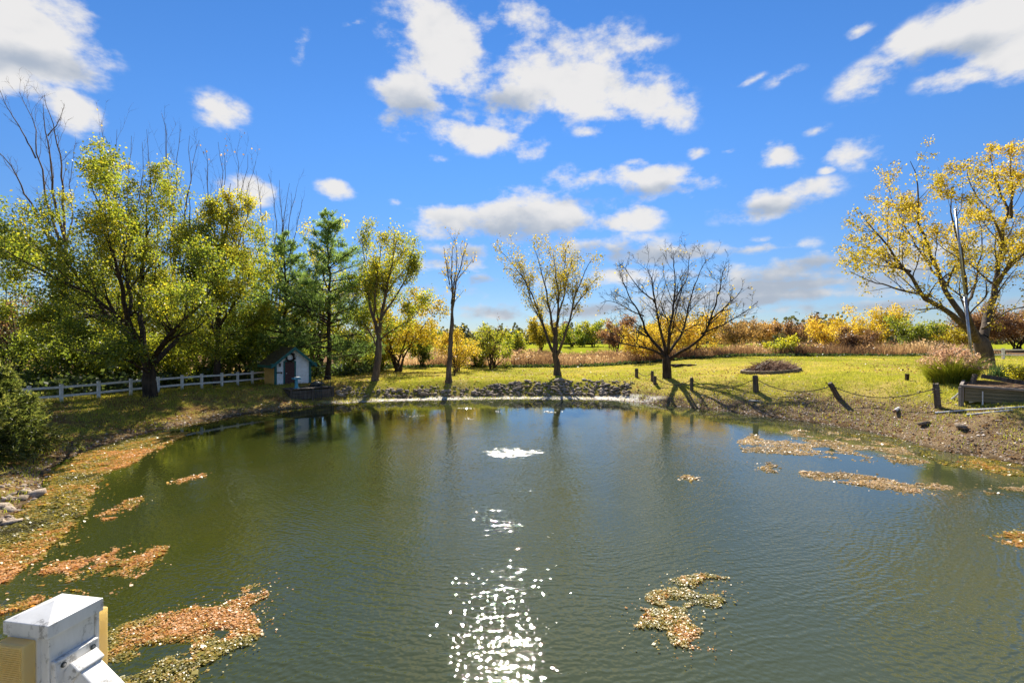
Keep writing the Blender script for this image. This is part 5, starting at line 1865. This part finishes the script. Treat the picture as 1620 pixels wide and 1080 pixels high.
beam('upright_block', A_ + w_ * 2.4 + Vector((.25, -.2, ztop - .1)), A_ + w_ * 2.4 + Vector((.42, -.2, ztop + .42)), .16, .13, WOOD_OLD, pl, org)
beam('loose_board', A_ + w_ * 2.6 + Vector((.8, -.1, ztop + .32)), A_ + w_ * 2.4 + Vector((1.9, -1.6, ztop + .02)), .05, .2, WOOD_OLD, pl, org)
# leafy plants in and behind the planter
IRIS = leaf_mat('iris_leaves', [(0, (.02, .045, .02)), (.5, (.05, .10, .04)), (1, (.10, .16, .05))], .4)
for q, (px, d, hh_, n_, mt, nm, lab) in enumerate([(1584, 25.5, .85, 170, IRIS, 'iris_plant', 'sword-leaved dark green plant behind the loose planter board'),
                                               (1606, 24.5, .8, 160, IRIS, 'iris_plant', 'sword-leaved dark green plant near the right edge in the planter')]):
    x = (px - 810) / F * d
    zb = max(gz(x, d), ztop - .05)
    pr = thing(nm, lab, 'plant', (x, d, zb), 0, 'sword-leaved plants by the planter')
    P = rng.normal(0, .3, (n_, 3)) * np.array([1, 1, 0])
    v, f = blades(rng, P, hh_ * rng.uniform(.5, 1.1, n_), .05, .45, 3)
    obj('leaves', np_mesh('leaves', v, f, mt, {'tone': ('FACE', np.tile(np.clip(rng.normal(.5, .25, n_), 0, 1), 3))}), pr)
    v, f = blades(rng, P[:40], hh_ * rng.uniform(.2, .5, 40), .04, .9, 2)
    obj('dead_leaves', np_mesh('dead_leaves', v, f, REED, {'tone': ('FACE', np.tile(np.clip(rng.normal(.6, .25, 40), 0, 1), 2))}), pr)
shrub('leafy_plant', 'bright yellow-green leafy plant at the right edge of the planter', 1618, 604, 23.5, 44, 34, GREEN, 330, 900, .09, (.85, .2, .15), cat='plant')

# pipes
def pipe(label, pts, r=.035, name='plastic_pipe'):
    b = Vector(pts[0])
    root = thing(name, label, 'pipe', tuple(b), 0, 'white plastic pipes by the planter')
    MB().tube([Vector(p) - b for p in pts], r, 8).build('tube', PVC, root, smooth=False)
    d = (Vector(pts[1]) - Vector(pts[0])).normalized()
    MB().tube([-d * .03, d * .10], r * 1.35, 8).build('coupling', PVC, root)
    return root


def gp(px, py, up=.05):
    p = hit(px, py)
    p.z += up
    return p


pipe('long white pipe lying on the gravel in front of the planter', [gp(1481, 656), gp(1530, 651), gp(1580, 648), gp(1640, 644)], .034)
pipe('short white pipe lying on the gravel nearest the water', [gp(1531, 658), gp(1602, 652.5)], .03)
pipe('white pipe running along the foot of the planter', [gp(1535, 641, .12), gp(1580, 638, .16), gp(1640, 634, .2)], .04)
p = Vector((20.55, 21.3, 0))
pipe('thin upright white pipe against the planter boards', [Vector((20.55, 21.25, gz(20.5, 21.2) + .05)), Vector((20.55, 21.25, 2.12))], .022)
pipe('short leaning white pipe at the left corner of the planter', [gp(1507, 632, .03), W(1519, 620, 22.6)], .045)
p = gp(1419, 650, .07)
pg = thing('pipe_scrap', 'pale broken pipe scrap lying on the bank below the rope', 'pipe', tuple(p))
d = Vector((.62, .5, .06))
MB().tube([-d * .5, d * .5], [.075, .09], 9).build('tube', PVC, pg)
MB().tube([-d * .72, -d * .5], [.05, .085], 9).build('broken_end', solid_mat('rust', (.30, .17, .10)), pg)
p = hit(1197, 636)
p.z += .05
pk = thing('white_plank', 'small white plank on the bank below the thick dark post', 'plank', tuple(p))
MB().box((0, 0, 0), (.95, .16, .04), (0, .03, .05)).build('board', WHITE_PAINT, pk)
MB().box((-.3, 0, -.05), (.06, .14, .06)).build('batten', WOOD_OLD, pk)

# flagpole
pb0 = Vector(W(1541, 592, 26.5))
pb0.z = gz(pb0.x, pb0.y) - .1
pt = W(1512, 333, 26.5)
fl = thing('flagpole', 'leaning grey metal pole rising in front of the golden tree', 'pole', tuple(pb0))
mid_ = pb0.lerp(pt, .5)
MB().tube([(0, 0, 0), mid_ - pb0], .065, 10).build('lower_tube', METAL_GREY, fl, smooth=True)
MB().tube([mid_ - pb0, pt - pb0], .05, 10).build('upper_tube', METAL_GREY, fl, smooth=True)
MB().tube([(mid_ - pb0) * .98, (mid_ - pb0) * 1.01], .078, 10).build('collar', METAL_GREY, fl)
dirp = (pt - pb0).normalized()
MB().tube([pt - pb0, pt - pb0 + dirp * .06, pt - pb0 + dirp * .11], [.045, .07, .03], 10).build('cap', METAL_GREY, fl)

# ------------------------------------------------------------------ shed
SHED_Y = R_(43)
fb_ = hit(452, 611)
WD, DP, EH, RH = 2.45, 2.5, 1.72, 1.02
# origin at the middle of the front wall
fc = Vector(W(463.5, 609, 36.2))
gs = max(gz(fc.x, fc.y), 1.0)
fc.z = H - (609 - 540) / F * 36.2
shed = thing('garden_shed', 'small white clapboard shed with green trim and dark gabled roof', 'shed', tuple(fc), SHED_Y)
SIDING = solid_mat('white_siding', (.86, .86, .84), (.74, .72, .68), 4, .6, .3)
SIDING_T = solid_mat('tan_siding', (.80, .47, .15), (.68, .38, .11), 4, .6, .3)
TEAL = solid_mat('teal_trim', (.012, .13, .12), (.008, .09, .085), 5, .5, .4)
DOORM = solid_mat('dark_red_door', (.10, .045, .04), (.05, .025, .022), 14, .7, .3, .0)
ROOFM = solid_mat('asphalt_shingle', (.055, .045, .035), (.025, .022, .018), 8, .95, .1, .01, 20)
MOSS = solid_mat('shingle_mossy', (.09, .075, .04), (.04, .035, .02), 8, .95, .1, .01, 20)


def siding(a, b, z0, z1fn, nrm, mat, name, step=.165):
    """stepped clapboards between two plan points, clipped under the gable line"""
    mb = MB()
    a, b = Vector(a), Vector(b)
    z = z0
    L = (b - a).length
    nr = Vector(nrm)
    while True:
        z2 = z + step
        # clip horizontally where the gable is lower than the board top
        ts = [t for t in np.linspace(0, 1, 41) if z1fn(t) > z + .02]
        if not ts:
            break
        bt = nr * .042
        tp = nr * .004
        low, up_ = [a.lerp(b, t) for t in ts], [min(z2, z1fn(t)) for t in ts]
        n_ = len(ts)
        vs = [q + bt + Vector((0, 0, z)) for q in low] + [q + tp + Vector((0, 0, h_)) for q, h_ in zip(low, up_)] + [low[0] + Vector((0, 0, z)) - nr * .02, low[-1] + Vector((0, 0, z)) - nr * .02]
        mb.add(vs, [tuple(range(n_)) + tuple(range(2 * n_ - 1, n_ - 1, -1)), (2 * n_, 2 * n_ + 1, n_ - 1, 0)])
        z = z2
        if z > 4:
            break
    return mb.build(name, mat, shed)


hw = WD / 2
gab = lambda t: EH + RH * (1 - abs(t - .5) * 2)
siding((-hw, 0, 0), (hw, 0, 0), -.25, gab, (0, -1, 0), SIDING, 'front_wall')
siding((-hw, DP, 0), (-hw, 0, 0), -.25, lambda t: EH, (-1, 0, 0), SIDING_T, 'left_wall')
siding((hw, 0, 0), (hw, DP, 0), -.25, lambda t: EH, (1, 0, 0), SIDING_T, 'right_wall')
siding((hw, DP, 0), (-hw, DP, 0), -.25, gab, (0, 1, 0), SIDING_T, 'back_wall')
for x in (-hw, hw):
    MB().box((x * 1.005, -.03, EH / 2 - .12), (.16, .10, EH + .22)).build('corner_trim', TEAL, shed)
dx_ = -.25
dr_ = MB().box((dx_, -.045, .86), (.68, .05, 1.76)).build('door', DOORM, shed)
MB().tube([(dx_ - .24, -.085, .9), (dx_ - .24, -.13, .9)], [.03, .035], 8).build('handle', METAL_GREY, dr_)
for (x, z) in ((-.17, .45), (.17, .45), (-.17, 1.25), (.17, 1.25)):
    MB().box((dx_ + x, -.074, z), (.22, .012, .55)).build('door_panel', DOORM, dr_)
for x in (-.39, .39):
    MB().box((dx_ + x, -.05, .88), (.10, .07, 1.84)).build('door_trim', TEAL, shed)
MB().box((dx_, -.052, 1.80), (.68, .07, .10)).build('door_trim', TEAL, shed)
ov, sl_ = .42, math.atan2(RH, hw)
eo = .38
for sgn in (-1, 1):
    L = (hw + eo) / math.cos(sl_)
    rf = MB()
    nrow = 9
    for q in range(nrow):
        s0, s1 = q / nrow, (q + 1) / nrow + .02
        for side_ in (0,):
            xa, xb = sgn * (hw + eo) * s0, sgn * (hw + eo) * min(s1, 1.0)
            za, zb = EH + RH - RH / hw * abs(xa) + .10, EH + RH - RH / hw * abs(xb) + .115
            rf.add([(xa, -ov, za), (xb, -ov, zb), (xb, DP + ov, zb), (xa, DP + ov, za), (xb, -ov, zb - .03), (xb, DP + ov, zb - .03)], [(0, 1, 2, 3), (1, 4, 5, 2)])
    rf.build('roof_slope', ROOFM if sgn > 0 else MOSS, shed)
    un = MB()
    un.add([(0, -ov + .02, EH + RH + .04), (sgn * (hw + eo), -ov + .02, EH - RH / hw * eo + .04), (sgn * (hw + eo), DP + ov - .02, EH - RH / hw * eo + .04), (0, DP + ov - .02, EH + RH + .04)], [(0, 1, 2, 3)])
    un.build('soffit', SIDING, shed)
    fa = MB()
    y_ = -ov - .02
    e1, e2 = (0, EH + RH + .11), (sgn * (hw + eo), EH - RH / hw * eo + .11)
    fa.add([(e1[0], y_, e1[1]), (e2[0], y_, e2[1]), (e2[0], y_, e2[1] - .22), (e1[0], y_, e1[1] - .24), (e1[0], y_ + .04, e1[1]), (e2[0], y_ + .04, e2[1]), (e2[0], y_ + .04, e2[1] - .22), (e1[0], y_ + .04, e1[1] - .24)],
           [(0, 1, 2, 3), (7, 6, 5, 4), (0, 4, 5, 1), (3, 2, 6, 7), (1, 5, 6, 2)])
    fa.build('fascia', TEAL, shed)
    ef = MB().box((sgn * (hw + eo + .02), DP / 2, EH - RH / hw * eo + .0), (.04, DP + 2 * ov, .2))
    ef.build('eave_board', TEAL, shed)
    MB().box((sgn * (hw + eo * .55), -ov + .2, EH - .18), (eo * .9, .3, .22)).build('eave_return', TEAL, shed)
lt = MB()
lt.box((-hw + .28, -.08, 1.62), (.12, .12, .05)).box((-hw + .28, -.12, 1.5), (.08, .08, .18))
lt.build('wall_lantern', BARK, shed)
MB().box((-hw + .26, -.07, .98), (.36, .10, .07)).box((-hw + .4, -.08, .92), (.05, .05, .08)).build('letter_shelf', BARK, shed)
MB().box((.05, -.08, EH + .58), (.10, .10, .08)).build('gable_lamp', BARK, shed)
# wreath hanging above the door
wpos = Matrix.Rotation(SHED_Y, 4, 'Z') @ Vector((dx_ + .02, -.10, 2.08)) + fc
wr = thing('wreath', 'round dark twig wreath hanging in the shed gable above the door', 'wreath', tuple(wpos), SHED_Y)
sk = Skel(311)
M = 160
a_ = sk.rng.uniform(0, 6.3, M)
p0 = np.stack([np.cos(a_) * .26, sk.rng.normal(0, .02, M), np.sin(a_) * .26], 1) * (1 + sk.rng.normal(0, .09, (M, 1)))
dr = np.stack([-np.sin(a_), sk.rng.normal(0, .2, M), np.cos(a_)], 1)
sk.grow(p0, norm(dr), np.full(M, .25), np.full(M, .014), 4, .25, 0, 3, .6)
obj('twigs', sk.mesh('twigs', BARK), wr)
MB().tube([(math.cos(t) * .26, 0, math.sin(t) * .26) for t in np.linspace(0, 2 * math.pi, 20)], .05, 7, False).build('hoop', BARK, wr)

# little deck of the shed over the water with wall and ladder
dk = thing('landing_deck', 'dark weathered landing in front of the shed above the water', 'deck', (0, 0, 0))
Rm = Matrix.Rotation(SHED_Y, 4, 'Z')


def SW(x, y, z):
    return Rm @ Vector((x, y, z)) + fc


dk.location = SW(.3, -1.9, 0)
dk.rotation_euler = (0, 0, SHED_Y)
DKW = solid_mat('dark_deck_board', (.13, .105, .085), (.06, .05, .04), 9, .9, .2, .005, 40, (1, .1, 1))
for q in range(15):
    MB().box((-1.5 + q * .215, .2, -.05 + rng.uniform(-.008, .008)), (.2, 2.6, .05)).build('deck_board', DKW, dk)
for z in (-.25, -.46, -.67):
    MB().box((0, -1.06, z), (3.1, .09, .195)).build('timber_course', WOOD_OLD, dk)
for sx in (-1.52, 1.52):
    for z in (-.25, -.46, -.67):
        MB().box((sx, .1, z), (.09, 2.2, .195)).build('timber_course', WOOD_OLD, dk)
for x in (-1.45, 0, 1.45):
    MB().box((x, -1.14, -.7), (.13, .13, 1.3)).build('pile', WOOD_OLD, dk)
lad = thing('ladder', 'dark metal ladder hanging from the shed landing into the water', 'ladder', tuple(SW(.65, -3.2, 0)), SHED_Y)
DARKM = solid_mat('dark_metal', (.03, .05, .05), (.02, .03, .03), 6, .5, .5)
for x in (-.22, .22):
    MB().tube([(x, .3, .62), (x, .05, .66), (x, 0, .5), (x, 0, -1.15)], .022, 7).build('side_rail', DARKM, lad)
for z in (-.85, -.55, -.25, .05):
    MB().tube([(-.22, 0, z), (.22, 0, z)], .02, 6).build('rung', DARKM, lad)
rl = thing('deck_railing', 'thin metal hand railing on the right end of the shed landing', 'railing', tuple(SW(1.75, -1.9, -.05)), SHED_Y)
for y in (-.7, .5):
    MB().tube([(0, y, -.1), (0, y, .75)], .02, 6).build('baluster', DARKM, rl)
MB().tube([(0, -.75, .75), (0, .55, .75)], .022, 6).build('handrail', DARKM, rl)
fd = thing('feeder_stand', 'light blue pedestal with a flat top on the shed landing', 'pedestal', tuple(SW(-.6, -2.45, -.02)), SHED_Y)
BLUE = solid_mat('light_blue_paint', (.10, .38, .50), (.07, .28, .38), 6, .5, .4)
MB().box((0, 0, .02), (.34, .3, .05)).build('foot', BLUE, fd, bevel=.01)
MB().tube([(0, 0, .04), (0, 0, .62)], [.12, .09], 10).build('column', BLUE, fd)
MB().box((0, 0, .68), (.50, .42, .10)).build('top', BLUE, fd, bevel=.015)
MB().box((.05, 0, .76), (.32, .30, .06)).build('lid', WHITE_PAINT, fd, bevel=.01)
cv = thing('tarp_bundle', 'dark lumpy covered bundle on the right of the shed landing', 'bundle', tuple(SW(1.1, -1.7, -.02)), SHED_Y)
vv = ICO_V * rng.uniform(.8, 1.15, (12, 1))
obj('cover', np_mesh('cover', vv * np.array([.55, .4, .22]) + np.array([0, 0, .15]), ICO_F, DARKM), cv)
MB().tube([(-.5, -.2, .12), (0, -.42, .2), (.5, -.15, .12)], .03, 6).build('strap', ROPE, cv)

# ------------------------------------------------------------------ deck post with lights at the lower left
PZ = .64                                   # cap corners lie this far below the eye
ang = math.atan2(.046, .2017)
Cn = np.array([[-1.640, 1.709], [-1.594, 1.9107], [-1.781, 1.9347], [-1.824, 1.734]]) * PZ
cc = Cn.mean(0)
side = .196 * PZ
yaw = -R_(10.0)
zc = H - PZ
m, nt, out = new_mat('vinyl')
k = NT(nt)
co = k.n('ShaderNodeTexCoord').outputs['Object']
n_a = k.noise(co, 60, 5, .7)
n_b = k.noise(k.mapping(co, (1, 1, .35)), 22, 5, .65)
sepv = k.n('ShaderNodeSeparateXYZ')
k.put(sepv.inputs[0], co)
dirt = k.math('MULTIPLY', k.ramp(n_a, .50, .60), k.ramp(n_b, .48, .60))
c = k.mix(k.math('MULTIPLY', dirt, .6), k.mix(k.ramp(n_b, .3, .7), (.74, .73, .70), (.62, .61, .58)), (.08, .07, .055))
nt.links.new(k.bsdf(c, .38, .5, k.bump(n_a, .15, .001)), out.inputs[0])
VINYL = m
LENS, nt, out = new_mat('cream_lens')
k = NT(nt)
co = k.n('ShaderNodeTexCoord').outputs['Object']
pr_ = k.n('ShaderNodeBsdfPrincipled')
k.put(pr_.inputs['Base Color'], k.mix(k.ramp(k.noise(co, 20, 3), .3, .7), (.90, .72, .34), (.95, .84, .52)))
pr_.inputs['Roughness'].default_value = .25
tl = k.n('ShaderNodeBsdfTranslucent')
tl.inputs[0].default_value = (.98, .84, .48, 1)
mx = k.n('ShaderNodeMixShader')
mx.inputs[0].default_value = .7
nt.links.new(pr_.outputs[0], mx.inputs[1])
nt.links.new(tl.outputs[0], mx.inputs[2])
nt.links.new(mx.outputs[0], out.inputs[0])

DECK_Z = 2.72
post = thing('deck_post', 'white vinyl deck post with pyramid cap at the lower left corner', 'post', (cc[0], cc[1], DECK_Z), yaw)
hs = side / 2
pw = side * .82
top = zc - DECK_Z
MB().box((0, 0, (top - .03) / 2), (pw, pw, top - .03)).build('sleeve', VINYL, post, bevel=.004)
cap = MB()
lip = .030
ap = .022
vs = [(-hs, -hs, top - lip), (hs, -hs, top - lip), (hs, hs, top - lip), (-hs, hs, top - lip), (-hs, -hs, top), (hs, -hs, top), (hs, hs, top), (-hs, hs, top), (0, 0, top + ap)]
cap.add(vs, [(3, 2, 1, 0), (0, 1, 5, 4), (1, 2, 6, 5), (2, 3, 7, 6), (3, 0, 4, 7), (4, 5, 8), (5, 6, 8), (6, 7, 8), (7, 4, 8)])
cap.build('cap', VINYL, post, bevel=.0015)


def side_light(label, x, y, rz):
    """ribbed cream lamp box fixed to one face"""
    R2 = Matrix.Rotation(yaw, 4, 'Z')
    w = R2 @ Vector((x, y, 0))
    rt = thing('post_light', label, 'light', (cc[0] + w.x, cc[1] + w.y, zc - .034), yaw + rz, 'cream ribbed lights on the deck post')
    W_, D_, H_ = .078, .026, .15
    MB().box((0, .004, -H_ / 2), (W_ + .006, .008, H_ + .004)).build('back_plate', VINYL, rt)
    MB().box((0, -D_ / 2, -H_ / 2), (W_, D_, H_)).build('lens', LENS, rt, bevel=.005)
    rb = MB()
    for q in range(30):
        z = -.006 - q * (H_ - .012) / 29
        rb.box((0, -D_ - .0005, z), (W_ - .010, .004, .0026))
    rb.build('ribs', LENS, rt)
    return rt


side_light('cream ribbed light on the near face of the white deck post', -.012, -pw / 2 - .008, 0)
side_light('cream ribbed light on the far face of the white deck post', .012, pw / 2 + .008, math.pi)
# stair rail leaving the right face
R2 = Matrix.Rotation(yaw, 4, 'Z')
ral = thing('stair_rail', 'white vinyl stair rail sloping down from the deck post on a bracket', 'rail', (cc[0] + (R2 @ Vector((pw / 2 + .001, 0, 0))).x, cc[1] + (R2 @ Vector((pw / 2 + .001, 0, 0))).y, zc - .112), yaw)
pitch = -R_(36)
br = MB()
br.box((.007, 0, -.012), (.014, pw * .96, .070))
br.build('bracket_plate', VINYL, ral, bevel=.004)
RMt = Euler((0, -pitch, 0)).to_matrix()
d = RMt @ Vector((1, 0, 0))
LEN = 1.9
o = MB().box((0, 0, 0), (LEN, .05, .055)).build('rail', VINYL, ral, bevel=.003)
o.location = Vector((.012, 0, -.018)) + d * (LEN / 2)
o.rotation_euler = (0, -pitch, 0)
o = MB().box((0, 0, 0), (.030, .062, .066)).build('collar', VINYL, ral, bevel=.003)
o.location = Vector((.014, 0, -.018)) + d * .010
o.rotation_euler = (0, -pitch, 0)
for y in (-.033, .033):
    MB().tube([(.012, y, .008), (.0165, y, .008)], .006, 12).build('screw_hole', DARKM, ral)
    MB().tube([(.0165, y, .008), (.0185, y, .008)], .0035, 8).build('screw', METAL_GREY, ral)
# deck the camera stands on, and the newel at the foot of the stair
dkk = thing('deck', 'white and grey viewing deck under the deck post', 'deck', (0, 0, DECK_Z - .02))
DKB = solid_mat('grey_deck_board', (.34, .32, .30), (.24, .22, .20), 9, .85, .2, .003, 40, (.1, 1, 1))
for q in range(16):
    MB().box((-1.2, 1.12 - q * .145, -.012), (2.6, .138, .025)).build('deck_board', DKB, dkk)
for x in (-2.3, -.2):
    MB().box((x, .4, -1.9), (.12, .12, 3.7)).build('leg', VINYL, dkk)
    MB().box((x, 0.1, -.12), (.05, 2.2, .18)).build('joist', WOOD_OLD, dkk)
print('done', time.time() - T0)
